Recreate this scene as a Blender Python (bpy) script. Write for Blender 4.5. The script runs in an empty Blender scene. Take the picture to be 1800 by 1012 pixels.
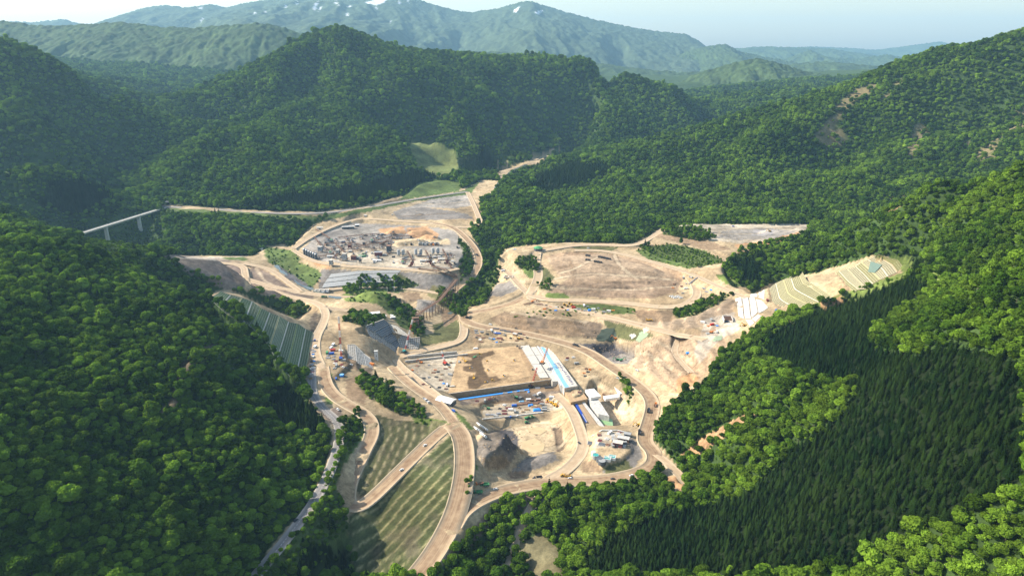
import bpy, bmesh, math, random
import numpy as np
from mathutils import Vector, Matrix
random.seed(7); rng = np.random.default_rng(11)
scene = bpy.context.scene
COL = scene.collection
# ------------------------------------------------------------------ camera
CAM_H = 400.0; PITCH = math.radians(18.7); F = 1200.0; CU, CV = 900.0, 506.0
SP, CP = math.sin(PITCH), math.cos(PITCH)
cam = bpy.data.cameras.new('camera'); cam_o = bpy.data.objects.new('camera', cam); COL.objects.link(cam_o)
cam.sensor_width = 36.0; cam.lens = 24.0; cam.clip_start = 1.0; cam.clip_end = 60000.0
cam_o.location = (0, 0, CAM_H); cam_o.rotation_euler = (math.pi/2 - PITCH, 0, 0)
scene.camera = cam_o
# ------------------------------------------------------------------ light
SUN_AZ = math.radians(-79.0)      # measured from +Y (the view direction), negative = left
SUN_EL = math.radians(36.0)
world = bpy.data.worlds.new("World"); scene.world = world; world.use_nodes = True
nt = world.node_tree; bg = nt.nodes['Background']
sky = nt.nodes.new('ShaderNodeTexSky'); sky.sky_type = 'NISHITA'; sky.sun_disc = False
sky.sun_elevation = SUN_EL; sky.sun_rotation = SUN_AZ; sky.altitude = 800.0
sky.air_density = 1.5; sky.dust_density = 3.0; sky.ozone_density = 0.2
nt.links.new(sky.outputs['Color'], bg.inputs['Color']); bg.inputs['Strength'].default_value = 0.125
sun = bpy.data.lights.new('sun', 'SUN'); sun.energy = 5.0; sun.angle = math.radians(0.5); sun.color = (1.0, 0.93, 0.82)
sun_o = bpy.data.objects.new('sun', sun); COL.objects.link(sun_o)
SUND = Vector((math.sin(SUN_AZ)*math.cos(SUN_EL), math.cos(SUN_AZ)*math.cos(SUN_EL), math.sin(SUN_EL)))
sun_o.rotation_euler = SUND.to_track_quat('Z', 'Y').to_euler(); sun_o.location = SUND*3000
scene.view_settings.view_transform = 'Standard'; scene.view_settings.look = 'None'
scene.view_settings.exposure = 0.97; scene.view_settings.gamma = 1.0; scene.view_settings.use_curve_mapping = False
scene.render.engine = 'CYCLES'
cy = scene.cycles
cy.use_denoising = True; cy.denoising_prefilter = 'NONE'; cy.denoising_input_passes = 'RGB_ALBEDO_NORMAL'; cy.max_bounces = 6; cy.diffuse_bounces = 2; cy.glossy_bounces = 2; cy.transmission_bounces = 2
cy.volume_bounces = 0; cy.transparent_max_bounces = 4; cy.use_adaptive_sampling = False
cy.caustics_reflective = False; cy.caustics_refractive = False
# ------------------------------------------------------------------ helpers: pixel <-> world
def ray(u, v):
    a = (u-CU)/F; b = (v-CV)/F
    return (a, CP - b*SP, -SP - b*CP)
def P(u, v, z):
    a, dy, dz = ray(u, v); t = (z-CAM_H)/dz
    return (a*t, dy*t, z)
def Q(u, v, y):
    a, dy, dz = ray(u, v); t = y/dy
    return (a*t, y, CAM_H + dz*t)
def proj(x, y, z):
    h = z-CAM_H
    dep = y*CP - h*SP; up = y*SP + h*CP
    dep = np.maximum(dep, 1e-3)
    return CU + F*x/dep, CV - F*up/dep, dep
def hexcol(r, g, b):   # sRGB 0-255 to linear
    f = lambda c: c/255/12.92 if c <= 10 else ((c/255+.055)/1.055)**2.4
    return (f(r), f(g), f(b))
# ------------------------------------------------------------------ numpy noise
_perm = rng.permutation(512); _perm2 = rng.permutation(512)
_tab = rng.random((512,))*2-1
def vnoise(x, y, s=0):
    xi = np.floor(x).astype(int); yi = np.floor(y).astype(int); fx = x-xi; fy = y-yi
    fx = fx*fx*fx*(fx*(fx*6-15)+10); fy = fy*fy*fy*(fy*(fy*6-15)+10)
    def h(i, j): return _tab[(_perm[(i+s*17) & 511] + _perm2[(j+s*29) & 511]) & 511]
    a = h(xi, yi); b = h(xi+1, yi); c = h(xi, yi+1); d = h(xi+1, yi+1)
    return (a*(1-fx)+b*fx)*(1-fy) + (c*(1-fx)+d*fx)*fy
def fbm(x, y, oct=4, s=0, gain=.5):
    r = 0; a = 1.0; t = 0
    for i in range(oct):
        r = r + a*vnoise(x*2**i + 13.7*i, y*2**i - 7.3*i, s+i); t += a; a *= gain
    return r/t
def inpoly(px, py, poly):
    ins = np.zeros(px.shape, bool); n = len(poly)
    for i in range(n):
        x1, y1 = poly[i]; x2, y2 = poly[(i+1) % n]
        if y1 == y2: continue
        c = ((y1 > py) != (y2 > py))
        ins ^= c & (px < (x2-x1)*(py-y1)/(y2-y1) + x1)
    return ins
def segdist(px, py, pts, closed=False):
    """distance to a polyline, plus the value of a third coordinate at the closest point"""
    best = np.full(px.shape, 1e18); val = np.zeros(px.shape)
    n = len(pts); rngs = range(n if closed else n-1)
    for i in rngs:
        a = pts[i]; b = pts[(i+1) % n]
        dx, dy = b[0]-a[0], b[1]-a[1]; L = dx*dx+dy*dy+1e-9
        t = np.clip(((px-a[0])*dx+(py-a[1])*dy)/L, 0, 1)
        d = (px-a[0]-t*dx)**2 + (py-a[1]-t*dy)**2
        m = d < best; best[m] = d[m]
        if len(a) > 2: val[m] = (a[2]+t*(b[2]-a[2]))[m]
    return np.sqrt(best), val
def smooth(pts, n=3):
    """Chaikin"""
    pts = [tuple(p) for p in pts]
    for _ in range(n):
        out = [pts[0]]
        for a, b in zip(pts[:-1], pts[1:]):
            out.append(tuple(.75*p+.25*q for p, q in zip(a, b))); out.append(tuple(.25*p+.75*q for p, q in zip(a, b)))
        out.append(pts[-1]); pts = out
    return pts
# ------------------------------------------------------------------ terrain control points
CTRL = []
def cz(s, dz=0.0):          # 'u v z'
    for q in s.split(';'):
        q = q.split()
        if len(q) == 3: CTRL.append(P(float(q[0]), float(q[1]), float(q[2])))
SKYL = []
def cd(s, dz=-11.0):        # 'u v distance' ; forested skylines lie a tree height below
    q = [tuple(float(k) for k in p.split()) for p in s.split(';') if len(p.split()) == 3]; out = [q[0]]
    if dz == -11.0: SKYL.append([Q(*p)[:2] for p in q])
    for a, b in zip(q[:-1], q[1:]):
        n = max(1, int(round(math.hypot(b[0]-a[0], b[1]-a[1])/38))) if dz == -11.0 and math.hypot(b[0]-a[0], b[1]-a[1]) < 135 else 1
        out += [tuple(a[i]+(b[i]-a[i])*k/n for i in range(3)) for k in range(1, n+1)]
    for p in out:
        x, y, z = Q(*p); CTRL.append((x, y, z+dz))
def cw(s):
    for q in s.split(';'):
        q = q.split()
        if len(q) == 3: CTRL.append(tuple(float(k) for k in q))
# river and gorge
cz('975 262 88;930 285 84;890 300 78;866 330 66;850 385 48;866 420 38;850 450 28;848 480 22;838 510 16;818 538 13;795 560 12;768 578 12;745 592 12')
# plant and stock terrace
cz('530 438 45;560 402 45;640 392 46;720 398 46;800 404 46;822 440 45;800 474 44;740 474 44;660 470 44;600 466 44;550 452 44;670 440 45;740 436 45')
cz('690 372 54;750 355 58;820 345 60;838 380 54;780 385 54;700 388 52;760 370 56;640 375 62')
cz('560 500 24;640 503 22;720 505 21;790 515 22;700 522 15;640 515 17;600 512 20;800 492 30;815 470 36')
cz('290 362 78;400 369 72;500 374 68;600 372 66;700 356 64;740 345 66')
cz('300 378 73;450 386 66;530 392 58;400 440 44;280 440 36;480 432 42;350 410 60;430 412 58;330 440 40;500 412 54')
cz('243 420 36;200 430 32;185 422 36;262 432 32;150 440 34;120 420 44')
# dirt field
cz('300 456 46;360 470 44;420 462 45;470 480 40;420 500 40;500 510 35;560 520 33;520 528 33;400 495 41;600 525 30')
cz('480 462 34;510 480 28;545 500 24;575 515 19')
# mound, left abutment
cz('650 506 50;630 525 36;610 512 34;690 525 27;700 545 23;650 545 34;670 560 32;600 530 32;735 552 20')
cz('560 560 50;556 600 50;555 650 49;575 570 49;600 600 48;600 630 48;640 640 38;585 650 48;640 575 46;620 560 47')
cz('680 566 36;720 600 14;690 645 9;700 625 10;740 620 10;660 625 30;650 605 40')
# dam floor, yards, pits
cz('730 640 8;790 680 8;850 640 8;900 610 9;960 650 8;990 680 6;830 615 9;760 615 9')
cz('810 692 0;900 685 0;970 675 0;860 700 -1;925 715 -3;850 720 -2;980 710 -2;1000 730 1')
cz('930 765 -8;890 740 -6;970 760 -6;960 800 -4;900 820 -1;990 800 3;1030 790 7;1010 740 3')
cz('1065 745 -6;1050 715 -4;1095 720 -6;1110 740 -4;1030 720 -2;1050 690 5;1090 685 6;1020 660 7')
cz('1080 770 13;1050 790 12;1100 790 12;1060 760 13;1110 770 13')
cz('820 590 13;850 585 13;900 595 13;960 610 12')
# lower haul road
cz('808 552 18;830 562 19;880 577 18;960 592 18;1030 612 17;1080 645 17;1130 680 18;1152 708 18;1142 740 17;1135 775 13;1165 800 11;1195 830 10;1130 832 10;1050 846 9;980 846 8;900 856 10;850 872 12;815 892 14')
# middle benches and the spoil plateau
cz('885 545 30;940 548 32;1000 552 34;1080 566 36;1150 582 40;1190 592 44;1240 600 52')
cz('930 524 38;1000 526 40;1100 531 42;1200 541 47;1235 522 52;1225 492 58;920 500 42;900 525 36')
cz('1060 462 66;980 445 66;950 470 58;1000 490 54;1060 500 52;1120 495 54;1180 488 58;960 510 44;1020 518 42;1100 522 44;1180 520 49;1130 460 66;1190 470 63')
cz('945 438 68;1000 432 70;1060 432 71;1130 432 73;1200 472 66;1260 500 66;1305 522 68;900 450 50;880 480 36;870 510 28;895 480 42')
cz('1160 405 84;1280 398 88;1400 398 92;1300 418 88;1250 425 84;1180 425 82;1350 420 92;1200 445 74;1250 462 72;1300 455 80;1240 480 70')
# right abutment
cz('1060 620 9;1090 605 16;1100 640 14;1150 620 26;1150 660 24;1190 690 24;1200 640 36;1170 565 44;1220 570 56;1260 560 62;1280 590 58;1240 630 44;1310 535 72;1220 610 48;1290 560 64')
# left hill: foot and body
cz('556 700 48;602 740 42;590 800 36;560 870 32;500 950 27;450 1010 25;400 1090 22')
cz('540 690 50;535 620 50;545 550 50;480 540 82;440 520 92;470 600 80;400 560 112;500 650 66')
cz('0 1012 92;100 850 116;200 700 124;0 600 172;300 600 128;450 700 78;400 850 70;300 950 68;200 950 84;100 1000 88;0 800 140;350 750 92;250 820 94;530 760 50;100 640 146;60 500 178;200 520 152;0 430 196;200 450 158')
cd('-250 300 1180;0 372 960;90 395 930;180 418 910;290 452 900;350 480 890;400 502 880;440 512 890;500 535 960;-200 500 640', -22)
CTRL[-7:-2] = [(p[0], p[1], p[2]-k) for p, k in zip(CTRL[-7:-2], (4, 16, 24, 26, 24))]
cw('-620 1050 120;-480 1060 95;-760 1120 120;-900 1200 130;-400 1060 58;-1100 1150 160;-620 250 230;-600 450 215;-420 250 140;-900 700 250;-900 400 300;-250 200 45;-1300 800 330')
# bottom valley
cz('740 1008 0;770 960 7;800 900 15;815 830 24;816 770 33;795 745 36;770 760 34;700 830 25;640 888 15;618 888 14;612 870 16;640 800 28;655 755 36;640 725 42;590 700 46;570 665 48;790 718 36;740 690 36;690 655 34;640 620 44;850 760 30;840 740 33')
cz('700 790 29;720 760 33;650 850 19;680 735 38;620 1000 -13;620 910 2;700 940 4;740 860 18;700 1010 -6;600 830 24;600 960 -4;570 930 12;560 1005 2;625 780 32;600 770 37;520 1010 12')
cz('830 930 0;800 1000 -10;930 890 4;905 950 -4;880 1010 -12;960 870 6;960 960 0;940 1010 -8;880 900 4;1020 870 6;1080 870 6;1140 860 8;870 800 8;880 840 6')
# near right hill
cz('1010 1000 16;1100 900 14;1000 920 4;1200 860 20;1180 850 12;1205 800 26;1165 745 26;1180 700 34;1250 640 48;1240 760 42;1300 720 62;1300 850 52;1200 950 46')
cz('1290 605 60;1350 700 90;1340 560 80;1420 520 102;1380 550 90;1500 500 124;1550 470 146;1600 460 152;1600 600 172;1500 600 132;1450 680 118;1400 800 92;1400 1000 114;1300 1000 84;1500 900 128;1600 800 162;1800 1000 160;1700 900 168;1800 800 196;1800 600 228;1700 700 192;1700 500 196;1800 450 252;1650 980 140')
cd('1800 292 740;1700 305 800;1600 325 880;1500 372 960;1420 412 1010;1350 440 1040;1300 470 1010;2000 260 640;2200 300 500', -9)
cw('640 950 200;760 850 250;560 1080 120;480 1120 90;800 1100 120;900 900 260;420 250 235;600 350 330;700 550 350;300 150 190;120 200 75;60 350 25;250 220 150;0 300 10;-120 300 15;900 400 450')
# right back hill
cz('1150 402 62;1000 420 60;900 425 46;875 400 44;1430 386 84;1080 412 64;1300 392 82;900 345 66;930 320 78')
cd('1800 42 2000;1700 72 2050;1600 112 2100;1500 142 2150;1400 170 2200;1300 198 2200;1200 228 2200;1100 250 2180;1000 272 2150;950 288 2130;2100 -20 1950;2500 -60 1900')
cd('1800 290 1500;1800 200 1680;1600 250 1680;1500 300 1600;1400 260 1800;1300 310 1700;1200 330 1680;1200 280 1900;1080 330 1760;1000 350 1680;960 330 1850;1560 190 1900;1680 160 1900;1050 290 1980', -11.001)
cw('1500 2500 280;1000 2600 160;600 2600 100;1300 3000 220;800 3000 120;2200 2600 400;2400 2000 560;450 2400 95;1700 1600 330;1300 1300 200;1000 1200 130')
# valley continuing behind
cw('300 2450 100;200 2700 110;420 3000 130;600 3400 150;500 3900 170')
# central mountain
cd('590 47 2800;540 62 2800;500 82 2700;470 100 2650;440 120 2580;400 142 2500;340 180 2380;300 203 2300;250 232 2200;200 262 2080')
cd('590 47 2800;640 62 2820;700 88 2850;760 92 2900;800 92 2950;880 100 3000;960 97 3000;1050 116 3000;1110 132 3000;1160 150 3000;1210 172 3000;1260 190 3050')
cz('600 366 70;680 352 70;740 330 74;800 300 80;740 318 80;845 290 86;890 262 92;520 368 72;440 364 74;360 356 80;300 340 92;250 345 80;210 360 66;180 370 58')
cd('560 130 2500;520 180 2300;470 212 2120;400 222 1960;330 262 1820;290 300 1720;250 330 1620', -11.001)
cd('720 150 2520;780 200 2350;820 235 2260;600 200 2250;620 270 1900;560 260 1980;500 290 1780;400 290 1750;850 150 2720;900 205 2520;1000 150 2820;1030 200 2640;680 230 2180;700 280 1980;340 215 2200;270 270 1960;950 235 2500;660 140 2550;560 330 1650;450 335 1640', -11.001)
cz('760 265 92;790 280 88;730 258 104;770 290 82')
cw('-700 3300 330;-200 3500 240;-1300 2900 200;400 3500 200;900 3500 190;-1000 3600 300')
# left middle hill (behind the bridge)
cd('0 70 2150;60 88 2130;100 112 2100;150 140 2080;200 165 2070;240 185 2060;275 205 2050;-200 30 2200;-500 0 2200')
cz('200 300 120;150 350 72;100 385 56;60 370 68;180 270 150;220 245 160')
cd('0 200 1750;0 300 1400;80 250 1650;60 160 1880;130 210 1850;180 235 1930;-200 250 1500;40 330 1370;100 310 1480', -8)
cw('-1500 2400 330;-2200 2500 500;-1000 1350 60;-1350 1300 150;-1150 1200 130;-1700 1500 330;-1450 2900 260;-2300 1500 520;-2000 3300 330')
CTRL = np.array(CTRL)
# outer frame so the surface stays calm outside the view
_fr = [(-4500,300,420),(-4500,2500,500),(-4500,5500,430),(-2500,5500,380),(0,5500,300),(2500,5500,300),(4800,5500,420),(4800,2500,600),(4500,300,600),(2200,700,520),(-2200,600,420),(-3000,3800,430),(3000,3800,430),(1200,4500,230),(-1200,4500,330),(200,4400,220)]
CTRL = np.vstack([CTRL, np.array(_fr, float)])
def tps_fit(c, lam):
    S = 1000.0; p = c[:, :2]/S; n = len(c)
    r2 = ((p[:, None]-p[None])**2).sum(-1); K = np.where(r2 > 0, .5*r2*np.log(np.maximum(r2, 1e-12)), 0)
    A = np.zeros((n+3, n+3)); A[:n, :n] = K + lam*np.eye(n); A[:n, n] = 1; A[:n, n+1:] = p; A[n, :n] = 1; A[n+1:, :n] = p.T
    b = np.zeros(n+3); b[:n] = c[:, 2]
    return p, np.linalg.solve(A, b), S
LATC = '551 584 50;543 630 50;534 676 50;524 569 65;514 612 65;503 655 65;492 556 80;484 583 80;475 610 80;460 542 94;452 560 94;444 577 94;426 524 108;414 542 108;401 554 108;388 512 120;368 524 120;1352 507 76;1357 532 76;1373 541 76;1384 546 76;1376 492 92;1384.5 517 92;1399 526 92;1426 537.5 92;1403 480 107;1411 499 107;1421 503 107;1455 526 107;1430 490 112;1470 505 117;1469 481 119;1502 514 119;1488 473 130;1502 488 130;1522 508 130;1514 462 144;1537 483 144;1546 492 144;1539 450 158;1566 466 158;1576 479 158;1586 468 163'
_l = [P(*map(float, q.split())) for q in LATC.split(';')]
_keep = np.ones(len(CTRL), bool)
for q in _l: _keep &= np.hypot(CTRL[:, 0]-q[0], CTRL[:, 1]-q[1]) > 14
CTRL = np.vstack([CTRL[_keep], np.array(_l)])
TP = tps_fit(CTRL, 4e-4)
def tps_eval(x, y):
    p, w, S = TP; sh = x.shape; X = x.ravel()/S; Y = y.ravel()/S; out = np.empty(X.shape); n = len(p)
    for i in range(0, len(X), 20000):
        xa = X[i:i+20000, None]; ya = Y[i:i+20000, None]
        r2 = (xa-p[:, 0])**2 + (ya-p[:, 1])**2
        out[i:i+20000] = (.5*r2*np.log(np.maximum(r2, 1e-12)))@w[:n] + w[n] + xa[:, 0]*w[n+1] + ya[:, 0]*w[n+2]
    return out.reshape(sh)
# grid lines: fine over the works, coarser away from them
def grow(start, step, end, g, smax=1e9):
    v = [start]; s = step
    while (end-v[-1])*np.sign(step) > 0:
        v.append(v[-1]+s); s = max(-smax, min(smax, s*g))
    return v[1:]
xf = list(np.arange(-430, 480.1, 2.2))
GX = np.array(sorted(grow(xf[0], -2.2, -4600, 1.045)) + xf + grow(xf[-1], 2.2, 4900, 1.045))
GY = np.array(list(np.arange(150, 480, 4.0)) + list(np.arange(480, 1000, 2.2)))
GY = np.concatenate([GY, np.array(grow(GY[-1], 2.2, 1700, 1.0025)),]); GY = np.concatenate([GY, np.array(grow(GY[-1], 4.0, 5600, 1.018))])
XX, YY = np.meshgrid(GX, GY)      # [iy, ix]
# coarse uniform raster for everything smooth
RX = np.arange(-4700, 5001, 12.0); RY = np.arange(120, 5701, 12.0)
RXX, RYY = np.meshgrid(RX, RY)
def rsample(R, x, y, x0=RX[0], y0=RY[0], h=12.0):
    fx = np.clip((x-x0)/h, 0, R.shape[1]-1.001); fy = np.clip((y-y0)/h, 0, R.shape[0]-1.001)
    ix = fx.astype(int); iy = fy.astype(int); fx = fx-ix; fy = fy-iy
    return (R[iy, ix]*(1-fx)+R[iy, ix+1]*fx)*(1-fy) + (R[iy+1, ix]*(1-fx)+R[iy+1, ix+1]*fx)*fy
RB = tps_eval(RXX, RYY)
gy_, gx_ = np.gradient(RB, 12.0); sl = np.sqrt(gx_**2+gy_**2)
# gullies: noise smeared down the slope
def gully(wl, seed, steps=14, ds=18.0):
    base = lambda x, y: vnoise(x/wl, y/wl, seed) + .5*vnoise(x*2/wl, y*2/wl, seed+3)
    acc = base(RXX, RYY)
    for sgn in (1, -1):
        x = RXX.copy(); y = RYY.copy()
        for k in range(steps):
            gx = rsample(gx_, x, y); gy = rsample(gy_, x, y); g = np.sqrt(gx*gx+gy*gy)+.04
            x = x + sgn*ds*gx/g; y = y + sgn*ds*gy/g
            acc = acc + base(x, y)
    acc -= acc.mean(); return acc/acc.std()
G1 = gully(95, 3, 12, 20.0); G2 = gully(230, 9, 14, 30.0); G3 = gully(42, 15, 14, 14.0)
RG = .9-1.5*np.abs(gully(300, 21, 10, 30.0))      # spurs with sharp gullies between
# ------------------------------------------------------------------ works: roads, platforms, pits, mounds  (u v z)
def pl(s): return [tuple(float(k) for k in q.split()) for q in s.split(';') if q.strip()]
ROADS = {   # name: (width, kind, points)
 'spine':   (18, 'haul', pl('795 745 36;815 770 33;818 830 24;802 900 15;772 960 7;735 1010 0;690 1060 -6')),
 'hairpin': (13, 'haul', pl('797 744 36;772 760 34;702 828 25;650 880 16;626 893 14.5;608 884 15.2;614 845 21;638 797 29;657 760 36;648 730 41;596 704 46;572 678 48;567 645 49.5')),
 'paved':   (7.5, 'paved', pl('550 648 49.5;546 690 48.5;566 716 46;600 745 42;594 792 37;563 868 32;505 945 27;450 1010 25;400 1075 22')),
 'left':    (10, 'dirt', pl('566 648 49.5;553 620 50;555 592 50;568 570 50;574 552 46;566 536 39;540 527 34;500 520 33;455 500 36')),
 'leftjoin':(9, 'dirt', pl('566 540 40;600 545 36;640 552 34;660 555 33')),
 'crossing':(11, 'dirt', pl('400 478 42;450 497 37;520 513 33;570 519 31;620 524 30;660 522 29;690 528 26;720 545 22;738 556 19')),
 'slabroad':(11, 'haul', pl('797 742 36;775 712 36;735 686 36;705 662 34;690 645 30')),
 'ramp':    (8, 'dirt', pl('775 700 30;735 668 18;706 645 11;695 632 9.5')),
 'plantroad':(12, 'haul', pl('760 392 50;796 398 48.5;822 420 45;840 445 40;843 465 35;830 488 28;808 502 23;788 522 19')),
 'upstream':(10, 'dirt', pl('812 553 18;817 580 15;812 597 12;790 606 11;740 617 10;705 626 9.5')),
 'lower':   (15, 'haul', pl('934 517 38;900 535 30;860 545 23;822 550 19;811 560 18;838 574 18;900 582 18;960 594 18;1030 614 17;1075 645 17;1125 678 18;1150 706 18;1142 742 16.5;1130 775 13.5;1152 796 11.5;1150 818 10.5;1118 834 10;1050 846 9;980 846 8;900 857 10;850 875 12;812 898 14.5;797 925 11')),
 'tail':    (8, 'dirt', pl('1150 796 11.5;1172 812 11;1196 836 10;1205 850 9')),
 'rise':    (13, 'dirt', pl('930 518 38;942 500 46;948 482 53;942 462 60;944 444 67.5')),
 'mid':     (11, 'dirt', pl('930 518 38;965 528 38.5;1000 527 40;1100 532 42;1165 541 46;1205 537 49;1228 520 53;1222 500 57;1206 482 63')),
 'second':  (12, 'dirt', pl('930 520 37.5;950 538 33.5;1000 544 33;1070 557 36;1130 572 40;1190 588 45;1240 597 51')),
 'west':    (9, 'dirt', pl('930 518 38;910 498 41;895 480 43;878 471 44')),
 'top':     (9, 'dirt', pl('944 442 68;975 437 70;1010 431 71.5;1060 430 72.5;1110 433 74.5;1135 424 78;1165 404 85;1180 399 87')),
 'ridge':   (8, 'dirt', pl('1010 440 69;1060 440 69.5;1110 450 68.5;1165 466 66.5;1215 481 65.5;1262 503 66;1312 524 70')),
 'centre':  (11, 'dirt', pl('975 692 2;1003 715 3;1022 760 5;1028 790 7;1000 824 8;965 843 8')),
 'bridgeroad':(8, 'paved', pl('284 363 79;340 366 76;400 369 72;470 375 69;560 376 67;640 366 65;700 355 64;770 344 63;822 337 62')),
 'rim':     (8, 'dirt', pl('516 437 47;540 420 47.5;575 402 48;625 384 51;660 385 52;720 390 51;762 392 50')),
 'rimnear': (7, 'dirt', pl('516 440 46.5;540 455 45;580 466 44.5;640 470 44.5;720 474 44.5;770 480 43.5;806 472 44')),
 'foot':    (6, 'dirt', pl('548 512 25;590 508 23.5;640 504 22.5;720 507 21.5;780 517 20.5')),
 'cross2':  (9, 'dirt', pl('822 338 62;832 358 59;840 378 56;846 392 53.5;830 400 50;800 399 48.5')),
 'benchtrack':(6, 'dirt', pl('1145 577 41.5;1185 582 43;1192 600 37;1183 618 33;1200 640 32;1216 655 34')),
 'fieldtrack':(9, 'dirt', pl('345 462 46;428 463 44;432 486 40;436 508 36;470 520 33.5')),
 'fieldtrack2':(7, 'dirt', pl('428 463 44;475 472 40;505 495 34;530 513 33')),
 'gully':   (4, 'dirt', pl('975 852 7.6;950 866 6;930 892 3.5;912 940 -3;900 975 -7;878 1012 -9')),
}
ROADW = {}
for k, (w, kind, pts) in ROADS.items():
    ROADW[k] = smooth([P(*p) for p in pts], 3)
def wp(s, z): return [P(float(q.split()[0]), float(q.split()[1]), z)[:2] for q in s.split(';')]
# (z, side slope, reach, polygon)
PLATFORMS = [
 (45, .9, 30, wp('534 440;560 408;600 396;640 392;700 397;800 402;822 432;800 470;740 472;660 468;600 464;556 452', 45)),
 (49.5, 1.0, 30, wp('560 566;588 590;602 604;606 626;612 640;590 660;556 654;550 600', 49.5)),
 (2.5, 1.0, 40, wp('792 694;800 688;880 676;975 664;990 690;960 697;840 710;812 706', 2.5)),
 (8, 3.0, 9, wp('716 644;760 622;830 612;905 604;925 606;985 664;800 688;790 692;770 690;745 684', 8)),
 (8, 2.0, 12, wp('905 606;945 598;985 640;1012 682;1030 690;1000 700;975 664', 8)),
 (-3, .8, 25, wp('845 722;870 708;985 698;992 716;975 722;930 735;880 738;850 736', -3)),
 (-8, .6, 30, wp('880 752;965 738;992 760;995 790;960 800;910 800;890 780', -8)),
 (-9, 1.6, 14, wp('976 752;984 750;992 790;985 800;976 795', -9)),
 (-7, 1.8, 30, wp('1045 690;1100 690;1118 700;1112 740;1085 752;1052 748;1030 716', -7)),
 (14, 1.3, 20, wp('1036 768;1060 752;1104 756;1114 770;1108 790;1090 806;1062 816;1040 806;1046 790', 14)),
 (29, 2.1, 17, wp('836 762;862 759;889 758;889 768;882 780;866 792;852 804;840 798', 29)),
 (13, .8, 30, wp('826 574;860 580;930 594;955 600;905 602;840 606', 13)),
 (66, .35, 60, wp('1000 444;1060 446;1110 456;1150 472;1100 470;1040 466;985 456', 66)),
 (6, 1.2, 25, wp('1052 620;1090 614;1122 630;1100 640;1064 636', 6)),
 (87, .9, 40, wp('1172 402;1200 395;1290 396;1410 396;1380 412;1310 416;1262 412;1200 414', 87)),
 (69.5, .8, 20, wp('892 440;940 436;950 440;935 448;900 450', 68)),
]
# ridge-like heaps: (top z, side slope, ridge pixels)
HEAPS = [
 (50, .62, '648 508;665 512'), (34, .8, '846 762;850 760'),
 (60, .55, '735 352;760 355'), (58, .5, '720 372;740 375'), (57, .5, '780 372;800 376'), (61, .5, '790 352;805 350'),
 (57, .8, '571 417;573 417'), (52, .55, '650 424;665 424'), (51, .6, '700 425;740 420'), (53, .5, '690 404;715 402'), (55, .6, '726 405;745 404'), (54, .6, '750 412;762 414'),
 (29, .4, '918 492;922 500'), (64, .3, '1060 462;1090 466'), (93, .4, '1350 404;1370 406'), (8, .5, '930 812;970 800'), (14, .6, '1098 786;1100 792'),
 (30, .5, '738 528;742 530'), (12, .5, '868 830;872 835'),
]
def apply_works(X, Y, Z):
    Zr = rsample(RB, X, Y)
    ix0, ix1 = np.searchsorted(GX, -470), np.searchsorted(GX, 620); iy0, iy1 = np.searchsorted(GY, 420), np.searchsorted(GY, 2050)
    sx = X[iy0:iy1, ix0:ix1]; sy = Y[iy0:iy1, ix0:ix1]; sz = Z[iy0:iy1, ix0:ix1]
    def box(pts, m):
        xs = [p[0] for p in pts]; ys = [p[1] for p in pts]
        a, b = np.searchsorted(GX, min(xs)-m)-ix0, np.searchsorted(GX, max(xs)+m)-ix0
        c, d = np.searchsorted(GY, min(ys)-m)-iy0, np.searchsorted(GY, max(ys)+m)-iy0
        return slice(max(c, 0), max(d, 0)), slice(max(a, 0), max(b, 0))
    for z, s, reach, poly in PLATFORMS:
        b = box(poly, reach); x, y, zz = sx[b], sy[b], sz[b]
        d, _ = segdist(x, y, poly, True); d[inpoly(x, y, poly)] = 0
        t = np.clip(zz, z-s*d, z+s*d); sz[b] = np.where(d < reach, t, zz)
    for z, s, r in HEAPS:
        pts = [P(*map(float, q.split()), z) for q in r.split(';')]
        b = box(pts, 70); x, y, zz = sx[b], sy[b], sz[b]
        d, _ = segdist(x, y, [p[:2] for p in pts]); n = 1+.25*fbm(x/14, y/14, 3, 5)
        h = z - s*(np.sqrt(d*d+4)-2)*n
        sz[b] = np.maximum(zz, h)
    for k, (w, kind, _) in ROADS.items():
        pts = ROADW[k]
        for i in range(0, len(pts)-1, 12):
            seg = pts[i:i+13]; b = box(seg, 30); x, y, zz = sx[b], sy[b], sz[b]
            if x.size == 0: continue
            d, zr = segdist(x, y, seg); d = np.maximum(0, d-w/2-.8)
            sz[b] = np.where(d < 24, np.clip(zz, zr-.85*d, zr+1.0*d), zz)
    Z[iy0:iy1, ix0:ix1] = sz
    return Z
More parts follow.
